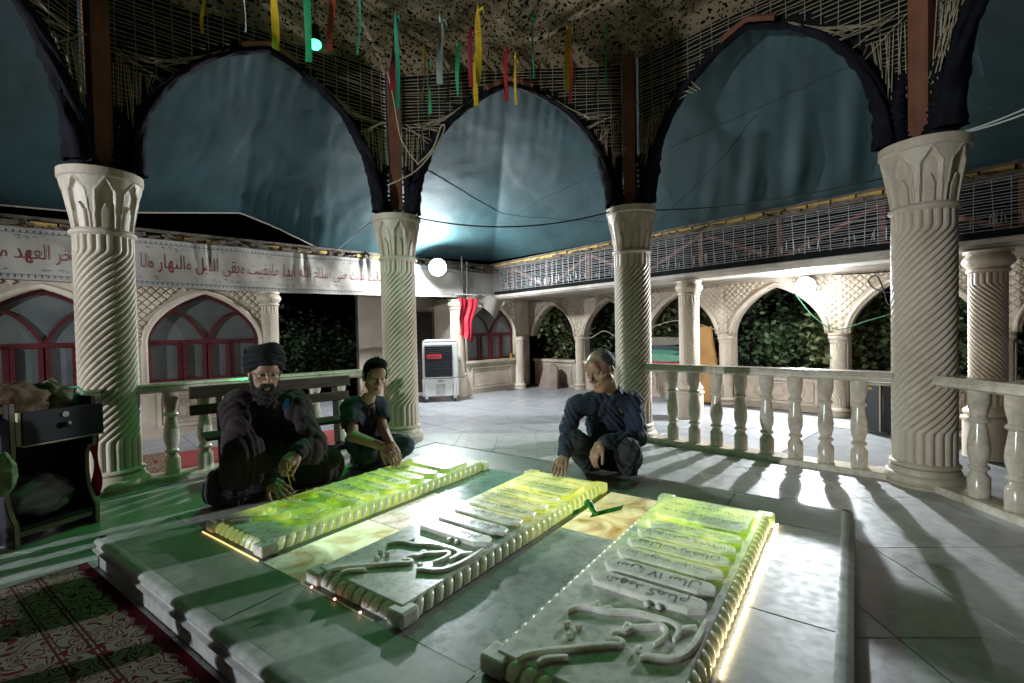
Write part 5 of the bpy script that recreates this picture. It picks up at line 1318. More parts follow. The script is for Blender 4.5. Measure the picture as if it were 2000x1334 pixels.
# ================================================================== CARPET STACK, BOARD, CABINET, BLOCK in the right gallery
def cushion(label, name, u0, u1, d0, d1_, z0, h, m, round_=.045, warp=.0):
    b = MB()
    def pt(a, v):     # rounded-end slab swept along d
        th = 2*math.pi*a; cx, cz = math.cos(th), math.sin(th)
        x = (abs(cx)**.35)*(1 if cx > 0 else -1); zz_ = (abs(cz)**.6)*(1 if cz > 0 else -1)
        u = (u0+u1)/2 + x*(u1-u0)/2; z = z0 + h/2 + zz_*h/2*(1 - .1*abs(x)) + warp*x*x*.5
        return FR.p(u, z + .006*mnoise.noise(Vector((u*9, v*5, z0*30))), d0 + (d1_-d0)*v)
    b.grid(pt, 40, 10)
    for v in (0, 1): 
        k = len(b.v); b.add([pt(i/40, v) for i in range(40)], [tuple(range(40))])
    o = b.build(name, m, None, True, 50); tag(o, label, 'carpet', 'carpets and cushions piled in the gallery'); return o
zb = .57; su0, su1, sd0, sd1 = 2.62, 3.42, 1.02, 1.60
tb = thing('low_table', 'low plain table carrying the pile of carpets and cushions', 'table', FR.p(3.02, 0, 1.2))
part('table_top', M_BEIGE, tb, lambda b: b.box(FR.p(3.02, .553, 1.20), (.9, .44, .03), FR.u, FR.n, Z))
for a_, c_ in ((2.62, 1.02), (3.42, 1.02), (2.62, 1.34), (3.42, 1.34)): part('leg', M_BEIGE, tb, lambda b: b.box(FR.p(a_, .27, c_), (.05, .05, .538), FR.u, FR.n, Z))
sd1 = 1.40
cols_ = [('red carpet with gold flowers, lowest of the pile', 'folded_carpet', mat('red_gold_carpet', (.42, .02, .05), .9, (.50, .34, .06), 10, lo=.36, hi=.42), .07),
         ('plump green cushion above the red carpet', 'green_cushion', mat('green_felt', (.13, .30, .20), .9, (.10, .24, .16), 5), .125), ('thin darker green mat in the middle of the pile', 'green_mat', mat('green_felt2', (.07, .22, .15), .9, (.05, .17, .11), 5), .07),
         ('dark blue-grey blanket near the top of the pile', 'grey_blanket', mat('slate_felt', (.045, .060, .075), .9), .075), ('grey-brown folded carpet on top of the pile', 'folded_carpet', mat('taupe_felt', (.19, .165, .13), .95, (.14, .12, .09), 8, .4, 50), .13)]
z_ = zb
for k, (lb, nm, mm, hh) in enumerate(cols_):
    cushion(lb, nm, su0 + random.uniform(-.02, .02), su1 + random.uniform(-.03, .03), sd0, sd1, z_, hh, mm); z_ += hh - .002
M_FOAM = mat('ochre_foam_board', (.42, .23, .08), .85, (.34, .18, .06), 4, .3, 50)
o = MB().prism([(3.70, .02), (3.98, .02), (3.80, 1.19), (3.60, 1.19)], FR.p(0, 0, 1.22), FR.u, Z, FR.n, .10).build('foam_board', M_FOAM); tag(o, 'ochre brown board leaning behind the gallery column', 'board')
bc = thing('black_cabinet', 'black cabinets with pale edges and a worktop behind the balustrade', 'cabinet', FR.p(6.2, 0, .62))
part('worktop', mat('grey_worktop', (.20, .19, .18), .4), bc, lambda b: b.box(FR.p(6.22, .535, .70), (.62, .44, .03), FR.u, FR.n, Z))
part('worktop_edge', M_EDGE, bc, lambda b: b.box(FR.p(6.22, .527, .474), (.62, .008, .02), FR.u, FR.n, Z))
for u0_, u1_ in ((5.93, 6.07), (6.10, 6.52)):
    part('door', M_LAM, bc, lambda b: b.box(FR.p((u0_+u1_)/2, .27, .70), (u1_-u0_, .40, .49), FR.u, FR.n, Z))
part('edge_strip', M_EDGE, bc, lambda b: b.box(FR.p(6.085, .27, .49), (.014, .02, .50), FR.u, FR.n, Z))
part('label', mat('yellow_tag', (.5, .4, .02), .6), bc, lambda b: b.box(FR.p(5.99, .48, .498), (.05, .003, .02), FR.u, FR.n, Z))
sb = MB(); q0 = FL.p(-.42, 0, -.10)
o = MB().prism([(0, 0), (.52, 0), (.44, .42), (.30, .50), (.06, .46)], FR.p(.22, .002, .98), FR.u, Z + FR.n*.25, FR.n, .05).build('stone_block', mat('pink_stone', (.30, .235, .20), .8, (.22, .17, .14), 5, .5, 40)); tag(o, 'rough pinkish stone slab leaning in the gallery corner', 'stone slab')
bx = thing('small_carton', 'tiny yellow and purple carton on the corner window sill', 'carton', FL.p(-.42, .64, -.06))
part('body', mat('carton_yellow', (.45, .26, .03), .6), bx, lambda b: b.box(FL.p(-.42, .685, -.06), (.06, .05, .09), FL.u, FL.n, Z)); part('label', mat('carton_purple', (.06, .02, .14), .6), bx, lambda b: b.box(FL.p(-.42, .69, -.087), (.045, .004, .045), FL.u, FL.n, Z))
# green ribbon on the gold inset panel
gb = thing('green_ribbon_knot', 'bright green ribbon knotted and dropped on the golden onyx panel', 'ribbon', at_z(1150, 998, ZP))
M_GR = mat('ribbon_bright_green', (.03, .30, .03), .4, (.02, .22, .02), 12, spec=.5)
def px(u, v, z): return at_z(u, v, z)
zr = ZP + .006
part('tail', M_GR, gb, lambda b: b.ribbon(spline([px(1216, 991, zr+.012), px(1196, 996, zr+.018), px(1172, 1002, zr+.006), px(1155, 1006, zr+.010)], 6), d1*.9 + Z*.35, .045), True)
part('tail', M_GR, gb, lambda b: b.ribbon(spline([px(1118, 1002, zr+.05), px(1130, 998, zr+.055), px(1146, 986, zr+.06), px(1150, 984, zr+.05)], 6), d1*.8 + Z*.5, .04), True)
part('knot', M_GR, gb, lambda b: b.tube(spline([px(1143, 980, zr+.05), px(1152, 985, zr+.035), px(1158, 995, zr+.025), px(1163, 1004, zr+.012)], 6), [.016, .018, .02, .021, .022, .022, .021, .02, .02, .019, .019, .018, .018, .017, .016, .016, .015, .014, .012], 8), True)
for i_, (px_, py_, col_) in enumerate(((836, 882, (.05, .08, .4)),)):
    pass

# ================================================================== PLANTS behind the arches
M_LEAF = mat('hedge_leaf', (.12, .19, .085), .45, (.025, .055, .025), 2.2, spec=.4)
M_LEAF2 = mat('hedge_leaf_olive', (.14, .165, .065), .45, (.03, .045, .02), 2.2, spec=.4)
M_TWIG = mat('twig', (.06, .045, .03), .9)
def shrub(label, c, r, n, m, lsize=.075, seed=1, group='hedge shrubs behind the arcade'):
    rg = np.random.default_rng(seed); t = thing('shrub', label, 'shrub', (c[0], c[1], 0), group=group)
    b = MB(); clumps = rg.normal(size=(26, 3)); clumps /= np.linalg.norm(clumps, axis=1)[:, None]; clumps *= rg.uniform(.25, .95, size=(26, 1))
    V = []; Fq = []
    for k in range(n):
        cl = clumps[rg.integers(26)]; p = cl + rg.normal(size=3)*.17
        q = np.array(c) + p*np.array(r)
        if q[2] < .05: continue
        a, tl = rg.uniform(0, 6.28), rg.uniform(-.6, .9); d = np.array([math.cos(a)*math.cos(tl), math.sin(a)*math.cos(tl), -math.sin(tl)]); s = np.cross(d, rg.normal(size=3)); s /= np.linalg.norm(s)+1e-9
        L_ = lsize*rg.uniform(.6, 1.3); w_ = L_*.32; nn = np.cross(d, s); o_ = len(V)
        V += [q, q + d*L_*.45 + s*w_ - nn*L_*.06, q + d*L_, q + d*L_*.45 - s*w_ - nn*L_*.06, q + d*L_*.5 + nn*L_*.03]
        Fq += [(o_, o_+1, o_+4), (o_+1, o_+2, o_+4), (o_+2, o_+3, o_+4), (o_+3, o_, o_+4)]
    b.add(V, Fq); cr = b.build('crown', m, t, False)
    b = MB()
    for k in range(9):
        e_ = np.array(c) + clumps[k]*np.array(r)*.8; g0 = np.array([c[0] + rg.uniform(-.15, .15), c[1] + rg.uniform(-.15, .15), 0.0]); mid = lerp(g0, e_, .5) + rg.normal(size=3)*.08
        b.tube(spline([g0, mid, e_], 5), np.linspace(.022, .006, 11), 5)
    b.build('trunk', M_TWIG, t, True)
sl = ['leafy green shrub behind the dim first arch of the arcade', 'leafy green shrub behind the second arcade arch, orange light through it', 'leafy shrub above the pile of carpets', 'leafy shrub with big lit leaves in the arch under the floodlight',
      'dense shrub between the lit arch and the tall pavilion column', 'dark shrub behind the tall pavilion column', 'dark shrub beside the conduits']
for k, u in enumerate((.2, 1.7, 3.0, 4.45, 5.5, 6.6, 7.9)):
    p = FR.p(u, 1.05, D + .80 + .12*(k % 2)); shrub(sl[k], p, (.85, .62, 1.05), 2300, M_LEAF if k % 2 else M_LEAF2, .105, 20+k)
for k, (u, lb) in enumerate(((2.3, 'dark garden bush in the opening beside the air cooler, a few leaves lit'), (3.4, 'dark garden bush in the opening over the bench'))):
    p = FL.p(u, .9, 2.3 + .4*k); shrub(lb, p, (1.0, .8, .95), 2200, M_LEAF, .09, 40+k, 'bushes in the dark garden opening')
hz = FR.p(4.5, 1.5, D+2.6)
o = MB().grid(lambda a, v: FR.p(-2 + 13*a, 3.0*v, D + 2.2 + .25*mnoise.noise(Vector((a*20, v*6, 0)))), 60, 14).build('hedge_wall', mat('dark_hedge', (.012, .020, .010), .95, (.005, .008, .004), 8), None, True); tag(o, 'dark solid hedge behind the leafy shrubs', 'hedge')
sl_ = thing('street_lamp', 'orange street lamp glowing through the leaves of the second arch', 'street lamp', FR.p(1.75, 0, D+2.0))
part('pole', M_BLACKMETAL, sl_, lambda b: b.tube([FR.p(1.75, 0, D+2.0), FR.p(1.75, 1.95, D+2.0)], .03, 8)); part('globe', mat('sodium_globe', (1, .4, .05), .5, emit=(1.0, .28, .02), estr=14), sl_, lambda b: b.lathe([(.01, -.07), (.05, -.05), (.07, 0), (.05, .05), (.01, .07)], 14, FR.p(1.75, 1.85, D+1.93)), True)
# ================================================================== PEOPLE (signed-distance bodies meshed with surface nets)
def smin(a, b, k):
    if k <= 0: return np.minimum(a, b)
    h = np.clip(.5 + .5*(b-a)/k, 0, 1); return b*(1-h) + a*h - k*h*(1-h)
def smax(a, b, k): return -smin(-a, -b, k)
def cap(a, b, ra, rb=None, k=.03, op='+'): return dict(t='c', a=V3(a), b=V3(b), ra=ra, rb=ra if rb is None else rb, k=k, op=op)
def ell(c, r, R=None, k=.03, op='+'): return dict(t='e', c=V3(c), r=V3(r), R=np.eye(3) if R is None else np.array(R), k=k, op=op)
def evalp(p, P):
    if p['t'] == 'c':
        ba = p['b']-p['a']; pa = P - p['a']; t = np.clip((pa @ ba)/(ba @ ba + 1e-12), 0, 1)
        return np.linalg.norm(pa - t[..., None]*ba, axis=-1) - (p['ra'] + (p['rb']-p['ra'])*t)
    q = ((P - p['c']) @ p['R'])/p['r']; k0 = np.linalg.norm(q, axis=-1); k1 = np.linalg.norm(q/p['r'], axis=-1)
    return k0*(k0-1)/(k1+1e-9)
def bounds(p):
    if p['t'] == 'c':
        m = max(p['ra'], p['rb']); return np.minimum(p['a'], p['b'])-m, np.maximum(p['a'], p['b'])+m
    m = p['r'].max(); return p['c']-m, p['c']+m
def sdf_mesh(prims, res, clipf=None):
    lo = np.min([bounds(p)[0] for p in prims if p['op'] == '+'], axis=0) - 3*res - .01; hi = np.max([bounds(p)[1] for p in prims if p['op'] == '+'], axis=0) + 3*res + .01
    n = np.ceil((hi-lo)/res).astype(int)+1
    ax = [lo[i] + res*np.arange(n[i]) for i in range(3)]
    D_ = np.full(n, .2, dtype=np.float64)
    for p in prims:
        b0, b1 = bounds(p); mg = p['k']*1.5 + 4*res
        i0 = np.clip(((b0-mg-lo)/res).astype(int), 0, n); i1 = np.clip(((b1+mg-lo)/res).astype(int)+2, 0, n)
        sl_ = tuple(slice(i0[i], i1[i]) for i in range(3))
        G = np.stack(np.meshgrid(ax[0][sl_[0]], ax[1][sl_[1]], ax[2][sl_[2]], indexing='ij'), -1)
        if G.size == 0: continue
        d = evalp(p, G)
        D_[sl_] = smin(D_[sl_], d, p['k']) if p['op'] == '+' else smax(D_[sl_], -d, p['k'])
    if clipf is not None:
        G = np.stack(np.meshgrid(*ax, indexing='ij'), -1); D_ = np.maximum(D_, clipf(G))
    # surface nets
    S = D_ < 0; c = np.zeros(np.array(S.shape)-1, int)
    for i in (0, 1):
        for j in (0, 1):
            for k in (0, 1): c += S[i:S.shape[0]-1+i, j:S.shape[1]-1+j, k:S.shape[2]-1+k]
    act = (c > 0) & (c < 8); idx = np.full(act.shape, -1, int); cells = np.argwhere(act); idx[tuple(cells.T)] = np.arange(len(cells))
    acc = np.zeros((len(cells), 3)); cnt = np.zeros(len(cells))
    cor = [(i, j, k) for i in (0, 1) for j in (0, 1) for k in (0, 1)]
    for a in range(8):
        for b in range(a+1, 8):
            if sum(abs(np.array(cor[a])-np.array(cor[b]))) != 1: continue
            ca_, cb_ = np.array(cor[a]), np.array(cor[b]); da = D_[tuple((cells+ca_).T)]; db = D_[tuple((cells+cb_).T)]
            m = (da < 0) != (db < 0); t = np.where(m, da/np.where(da == db, 1, da-db), 0)
            acc += np.where(m[:, None], ca_ + (cb_-ca_)*t[:, None], 0); cnt += m
    Vt = (cells + acc/cnt[:, None])*res + lo
    Fs = []
    for d in range(3):
        u, v = (d+1) % 3, (d+2) % 3
        A = S.take(range(0, S.shape[d]-1), d); B = S.take(range(1, S.shape[d]), d); E = np.argwhere(A != B)
        E = E[(E[:, u] > 0) & (E[:, v] > 0) & (E[:, u] < S.shape[u]-1) & (E[:, v] < S.shape[v]-1)]
        eu = np.eye(3, dtype=int)[u]; ev = np.eye(3, dtype=int)[v]
        q = [idx[tuple((E - o_).T)] for o_ in (0*eu, eu, eu+ev, ev)]
        ins_ = S[tuple(E.T)]; Q = np.stack(q, -1); Q[ins_] = Q[ins_]; Q[~ins_] = Q[~ins_][:, ::-1]
        Fs.append(Q)
    return Vt, np.concatenate(Fs)
def wrinkle(V, amp, fr, seed, aniso=(1, 1, 1)):
    """creased cloth: soft ridges between sharp valleys, fading in and out"""
    rg = np.random.default_rng(seed); o = np.zeros(len(V)); W_ = V*np.array(aniso)
    def wave(f_):
        d = rg.normal(size=3); d /= np.linalg.norm(d); e_ = rg.normal(size=3); e_ /= np.linalg.norm(e_)
        return np.sin(W_ @ d*f_ + rg.uniform(0, 6) + 1.7*np.sin(W_ @ e_*f_*.55 + rg.uniform(0, 6)))
    for k in range(5):
        m = np.clip(.5 + .9*wave(fr*.45), 0, 1)
        o += (np.abs(wave(fr*rg.uniform(.8, 2.0)))**.8 - .6)*m*rg.uniform(.6, 1)
    return o/1.6*amp
def vnormals(V, Fq):
    n = np.zeros_like(V); a, b, c, d = (V[Fq[:, i]] for i in range(4)); fn = np.cross(c-a, d-b)
    for i in range(4): np.add.at(n, Fq[:, i], fn)
    return n/(np.linalg.norm(n, axis=1)[:, None]+1e-12)
def sdf_part(name, prims, res, m, parent, wr=None, clipf=None, extra=None, smooth_it=1):
    V, Fq = sdf_mesh(prims, res, clipf)
    for _ in range(smooth_it):
        s = np.zeros_like(V); c = np.zeros(len(V))
        for i in range(4):
            j = (i+1) % 4
            np.add.at(s, Fq[:, i], V[Fq[:, j]]); np.add.at(c, Fq[:, i], 1); np.add.at(s, Fq[:, j], V[Fq[:, i]]); np.add.at(c, Fq[:, j], 1)
        V = V*.5 + .5*s/np.maximum(c, 1)[:, None]
    if wr: V = V + vnormals(V, Fq)*wrinkle(V, *wr)[:, None]
    b = MB(); b.v = V.tolist(); b.f = [tuple(q) for q in Fq.tolist()]
    if extra:
        for (V2, F2) in extra: b.add(V2.tolist(), F2.tolist())
    return b.build(name, m, parent, True)
def orient(fwd, upv=(0, 0, 1), tilt=0):
    y = V3(fwd)/np.linalg.norm(fwd); x = np.cross(y, V3(upv)); x /= np.linalg.norm(x); z = np.cross(x, y)
    if tilt: x, z = x*math.cos(tilt) + z*math.sin(tilt), z*math.cos(tilt) - x*math.sin(tilt)
    return np.stack([x, y, z], 1)      # columns: right, forward, up
def xf(prims, R, o):
    out = []
    for p in prims:
        q = dict(p)
        if p['t'] == 'c': q['a'] = R @ p['a'] + o; q['b'] = R @ p['b'] + o
        else: q['c'] = R @ p['c'] + o; q['R'] = R @ p['R']
        out.append(q)
    return out
def scl(prims, s):
    out = []
    for p in prims:
        q = dict(p); q['k'] = p['k']*s
        if p['t'] == 'c': q.update(a=p['a']*s, b=p['b']*s, ra=p['ra']*s, rb=p['rb']*s)
        else: q.update(c=p['c']*s, r=p['r']*s)
        out.append(q)
    return out
def head_prims(jaw=1.0, nose=1.0, fat=1.0):
    P = [ell((0, -.012, .036), (.073, .093, .083)), ell((0, .026, -.034), (.056*fat, .064, .082), k=.03), ell((0, .062, -.098), (.023*jaw, .02, .017), k=.03)]
    for s in (-1, 1):
        P += [cap((s*.052*fat, .0, -.058), (s*.02, .058, -.098), .016, .014, k=.03), ell((s*.043, .057, -.014), (.021, .016, .016), k=.02), cap((s*.012, .084, .029), (s*.044, .071, .029), .009, .007, k=.014)]
    P += [ell((0, .075, .055), (.045, .022, .034), k=.03)]
    for s in (-1, 1): P += [ell((s*.031, .094, .013), (.018, .013, .0105), k=.012, op='-')]
    P += [cap((0, .086, .024), (0, .108*nose, -.022), .0075, .0115, k=.012), ell((0, .108*nose, -.024), (.012, .012, .010), k=.008)]
    for s in (-1, 1): P += [ell((s*.0125, .098, -.029), (.0085, .010, .008), k=.007), ell((s*.006, .107, -.036), (.0035, .005, .005), k=.003, op='-')]
    for s in (-1, 1):
        P += [cap((s*.022, .082, -.0585), (s*.004, .0925, -.0555), .0042, .0055, k=.007), cap((s*.020, .082, -.0660), (0, .0915, -.0685), .0045, .0065, k=.007)]
        P += [cap((s*.024, .086, -.0625), (0, .100, -.0622), .0018, .0022, k=.003, op='-')]
        P += [cap((s*.026, .083, .0205), (s*.040, .078, .0185), .0045, .0035, k=.006), cap((s*.018, .082, .0165), (s*.028, .0845, .0205), .0035, .0045, k=.006)]
        P += [cap((s*.020, .080, .0035), (s*.040, .077, .0045), .0042, .0036, k=.007)]
        P += [ell((s*.077, -.010, -.002), (.007, .019, .031), k=.006), ell((s*.083, -.004, .002), (.006, .010, .018), k=.004, op='-'), ell((s*.077, -.002, -.028), (.007, .008, .008), k=.006)]
    return P
M_EYEW = mat('eye_white', (.36, .34, .31), .25, scale=40); M_IRIS = mat('iris', (.015, .010, .008), .15)
def face_bits(parent, R, o, s=1.0, look=(0, 1, 0), brow_m=None, brow_r=.0042, lip_m=None):
    T_ = lambda p: R @ (V3(p)*s) + o
    lk = V3(look)/np.linalg.norm(look)
    for sd in (-1, 1):
        c = V3((sd*.031, .0765, .0115))
        e_ = part('eye', M_EYEW, parent, lambda b: b.lathe([(.0122*math.cos(a), .0122*math.sin(a)) for a in np.linspace(-1.55, 1.55, 11)], 14, (0, 0, 0)), True)
        v = np.array([x.co[:] for x in e_.data.vertices]) ; off = V3(parent['_o']); v = v + off; v = (R @ (v*s).T).T + T_(c) - off
        e_.data.vertices.foreach_set('co', v.astype(np.float32).ravel())
        b = MB(); base = c + lk*.0102; sx_ = np.cross(lk, (0, 0, 1.)); sx_ /= np.linalg.norm(sx_); sz_ = np.cross(sx_, lk)
        b.add([T_(base + lk*.0030)] + [T_(base + sx_*.0056*math.cos(a) + sz_*.0056*math.sin(a) + lk*.001) for a in np.linspace(0, 6.283, 13)[:-1]], [(0, i+1, (i+1) % 12+1) for i in range(12)])
        b.build('iris', M_IRIS, e_, True)
        if brow_m:
            Pb = [T_((sd*x, y, z)) for x, y, z in [(.010, .0935, .0275), (.020, .0925, .0315), (.032, .0865, .0345), (.044, .0755, .0315), (.050, .069, .027)]]
            part('eyebrow', brow_m, parent, lambda b: b.tube(spline(Pb, 4), [brow_r*s*(.75+.35*math.sin(math.pi*k/16)) for k in range(17)], 6), True)
    if lip_m:
        for z, r in ((-.0572, .0042), (-.0672, .0052)):
            Pl = [T_((x, y, z + dz)) for x, y, dz in [(-.020, .0835, -.003), (-.010, .0915, .0), (0, .0945, -.0006), (.010, .0915, .0), (.020, .0835, -.003)]]
            part('lip', lip_m, parent, lambda b: b.tube(spline(Pl, 4), [r*s*(.35+.65*math.sin(math.pi*(k+.5)/17.5)) for k in range(17)], 6), True)
def hand_prims(wr, fwd, back, thumb_side, curl=(.25, .3, .3, .35), spread=.10, s=1.0, thumb=(.75, .25), arm=None):
    """wrist, finger direction, back-of-hand normal, +1 thumb towards fwd x back"""
    y = V3(fwd)/np.linalg.norm(fwd); z = V3(back) - y*np.dot(back, y); z /= np.linalg.norm(z); x = np.cross(y, z)*thumb_side
    T_ = lambda p: wr + x*p[0]*s + y*p[1]*s + z*p[2]*s
    R = np.stack([x, y, z], 1)
    P = [cap(T_((-.022, .02, 0)), T_((-.030, .075, 0)), .0145*s, .012*s, k=.012), cap(T_((.0, .015, 0)), T_((.0, .082, .002)), .0155*s, .013*s, k=.014), cap(T_((.020, .02, 0)), T_((.027, .080, 0)), .0155*s, .012*s, k=.014), cap(T_((.012, .012, -.006)), T_((.034, .045, -.008)), .016*s, .012*s, k=.014)]
    fx = (.029, .010, -.010, -.029); ln = (.044, .049, .046, .036); fr = (.0092, .0096, .0090, .0080)
    for i in range(4):
        c_ = curl[i]; p0 = V3((fx[i]*.95, .082 - abs(i-1.2)*.004, .002)); sp = spread*(1.5-i)*.5
        a = c_*.5
        for j, (l, rr) in enumerate(((ln[i], 1.0), (ln[i]*.62, .90), (ln[i]*.50, .80))):
            d = V3((math.sin(sp)*math.cos(a), math.cos(sp)*math.cos(a), -math.sin(a))); p1 = p0 + d*l
            P.append(cap(T_(p0), T_(p1), fr[i]*rr*s, fr[i]*(rr-.08)*s, k=.005 if j else .008)); p0 = p1; a += c_*(1.15 if j == 0 else .9)
    t0 = V3((.034, .030, -.006)); a, cdn = thumb
    t1 = t0 + V3((math.sin(a)*.036, math.cos(a)*.036, -.010)); t2 = t1 + V3((math.sin(a*.55)*.030, math.cos(a*.55)*.030, -.012*cdn*4)); t3 = t2 + V3((math.sin(a*.3)*.022, math.cos(a*.3)*.022, -.010*cdn*4))
    P += [cap(T_(t0), T_(t1), .0135*s, .011*s, k=.012), cap(T_(t1), T_(t2), .0108*s, .0095*s, k=.005), cap(T_(t2), T_(t3), .0096*s, .008*s, k=.005)]
    if arm is not None: P.append(cap(wr + y*.008*s, arm, .024*s, .036*s, k=.02))
    return P
def skin(name, c, c2): return mat(name, c, .45, c2, 18, .12, 160, spec=.4, lo=.3, hi=.7)
SK_M = skin('skin_man', (.36, .215, .150), (.27, .150, .100)); SK_C = skin('skin_cleric', (.40, .245, .172), (.30, .175, .118)); SK_B = skin('skin_boy', (.46, .295, .22), (.37, .225, .16))
M_HAIR = mat('black_hair', (.007, .006, .006), .75, (.003, .003, .003), 60, .9, 140, spec=.12); M_GREYH = mat('grey_hair', (.10, .098, .096), .7, (.018, .017, .017), 50, .9, 160)
M_BEARD = mat('greying_beard', (.034, .031, .029), .8, (.010, .009, .009), 45, 1.0, 170, lo=.40, hi=.70)
M_BROW = mat('dark_brow', (.012, .010, .009), .7); M_LIP = mat('lip', (.22, .085, .065), .5)
def J(u, v, Y): return at_y(u, v, Y)
def joinm(*ms): return [sdf_mesh(*m) for m in ms]

# ---------------------------------------------------------------- balding man in navy shirt
FACE = V3((-.70, -.66, -.34)); Rm = orient(FACE, tilt=-.10); hc = J(1173, 723, 3.36); HS = 1.17
neck = J(1193, 764, 3.45); shR, shL = J(1124, 792, 3.40), J(1236, 786, 3.50); chest = J(1186, 812, 3.52); pelv = J(1196, 888, 3.72)
elR, wrR = J(1109, 842, 3.28), J(1102, 890, 3.14); elL, wrL = J(1246, 856, 3.33), J(1172, 866, 3.14)
kneR, knL = J(1122, 862, 3.24), J(1226, 880, 3.20); hipR, hipL = J(1165, 895, 3.74), J(1228, 895, 3.74)
ftR, ftL = np.array([*J(1163, 905, 3.60)[:2], .075]), np.array([*J(1226, 905, 3.46)[:2], .075])
man = thing('person', 'balding man in a navy shirt squatting, one hand on the middle gravestone', 'person', (pelv[0], pelv[1], .004))
tipm = at_z(1092, 937, ZP+SHT+.012)
hR = hand_prims(wrR, (tipm - wrR) + V3((0, 0, .02)), V3((-.1, .30, .95))*1.0 + V3((0, -.9, 0)), 1, (.30, .34, .36, .40), .22, 1.0, (.55, .3), lerp(wrR, elR, .45))
hL = hand_prims(wrL, J(1157, 897, 3.10) - wrL, V3((-.75, -.65, .25)), -1, (.55, .6, .65, .7), .06, 1.0, (.35, .3), lerp(wrL, elL, .45))
hd = xf(scl(head_prims(1.0, 1.05), HS), Rm, hc) + [cap(hc + Rm @ V3((0, -.03, -.05)), neck + V3((0, .02, -.02)), .056, .064, k=.03)]
tors = [cap(chest, pelv, .11, .12, k=.05), cap(shR, shL, .05, k=.05), cap(shR, elR, .042, .036), cap(elR, wrR, .034, .024), cap(shL, elL, .042, .036), cap(elL, wrL, .034, .024), cap(hipR, kneR, .065, .05), cap(hipL, knL, .065, .05), cap(kneR, ftR, .048, .035), cap(knL, ftL, .048, .035), cap(neck, chest, .05, .08)]
sdf_part('body', hd, .0034, SK_M, man, extra=joinm((hR, .003), (hL, .003), (tors, .014)), smooth_it=1)
face_bits(man, Rm, hc, HS, (-.45, 1, .12), M_BROW, .0046, None)
hair = xf(scl([ell((0, -.036, .026), (.082, .080, .078)), ell((0, -.02, .062), (.074, .080, .066), k=.02)], HS), Rm, hc)
cutm = xf(scl([ell((0, .050, .095), (.052, .092, .070), k=.012, op='-'), ell((0, .066, -.01), (.10, .060, .09), k=.01, op='-'), ell((0, .0, -.075), (.12, .12, .055), k=.015, op='-')], HS), Rm, hc)
sdf_part('hair', hair + cutm, .0034, M_GREYH, man, wr=(.0025, 260, 4))
M_NAVY = mat('navy_shirt', (.030, .040, .068), .75, (.020, .027, .048), 7, .35, 70, sheen=.08, spec=.25)
shirt = [ell(lerp(chest, pelv, .18), (.165, .115, .16), k=.05), cap(lerp(chest, pelv, .3), lerp(chest, pelv, .95), .135, .150, k=.06), cap(shR + V3((.02, 0, -.005)), shL + V3((-.02, 0, -.005)), .070, .072, k=.06), cap(neck + V3((0, .02, -.05)), chest, .075, .12, k=.05), cap(neck + V3((0, .03, -.035)), lerp(neck, shR, .75) + V3((0, 0, -.01)), .066, .060, k=.05), cap(neck + V3((0, .03, -.035)), lerp(neck, shL, .75) + V3((0, 0, -.01)), .066, .060, k=.05),
         cap(shR, elR, .068, .056, k=.04), cap(elR, lerp(elR, wrR, .92), .055, .046, k=.02), cap(shL, elL, .070, .060, k=.04), cap(elL, lerp(elL, wrL, .90), .058, .045, k=.02)]
collar = [cap(neck + Rm @ V3((-.06, .0, -.02)), neck + V3((-.045, -.075, -.055)), .020, .016, k=.02), cap(neck + V3((.06, .02, .0)), neck + V3((-.02, -.08, -.055)), .022, .016, k=.02), cap(neck + V3((-.05, .04, .0)), neck + V3((.06, .04, .0)), .024, k=.03)]
cuts = [cap(neck + V3((-.012, -.03, .10)), neck + V3((-.025, -.09, -.035)), .050, .024, k=.015, op='-')]
sdf_part('shirt', shirt + collar + cuts, .0075, M_NAVY, man, wr=(.020, 40, 5, (1, 1, .8)))
M_BTN = mat('button', (.10, .11, .13), .4)
for k in range(4): 
    p = lerp(J(1168, 782, 3.37), J(1176, 845, 3.37), k/3.2); part('button', M_BTN, man, lambda b: b.lathe([(.006, -.003), (.007, 0), (.006, .003)], 10, p), True)
part('pocket_pen', mat('steel_clip', (.55, .50, .35), .3, metal=.8), man, lambda b: b.bar(J(1209, 797, 3.375), J(1215, 807, 3.37), .006, .004))
M_TROU = mat('charcoal_trousers', (.034, .038, .048), .8, (.022, .025, .032), 6, .3, 60, sheen=.08, spec=.2)
tr_ = [ell(pelv + V3((0, .02, -.02)), (.17, .14, .12), k=.05), cap(hipR, kneR, .105, .080, k=.05), cap(hipL, knL, .105, .082, k=.05), cap(kneR, lerp(kneR, ftR, .92), .078, .062, k=.02), cap(knL, lerp(knL, ftL, .92), .080, .064, k=.02)]
sdf_part('trousers', tr_, .0085, M_TROU, man, wr=(.015, 34, 9))
M_SHOE = mat('dark_shoe', (.018, .016, .015), .5, (.010, .009, .009), 9, .2)
for ft, dr_ in ((ftR, V3((-.35, -.94, 0))), (ftL, V3((.05, -1, 0)))):
    b0 = np.array([ft[0], ft[1], .004])
    sdf_part('shoe', [cap(b0 - dr_*.05 + Z*.045, b0 + dr_*.04 + Z*.042, .040, .040, k=.03), cap(b0 + dr_*.04 + Z*.040, b0 + dr_*.105 + Z*.034, .040, .032, k=.03), cap(b0 - dr_*.05 + Z*.05, b0 - dr_*.04 + Z*.10, .038, .036, k=.02)], .006, M_SHOE, man, clipf=lambda G: .0045 - G[..., 2])

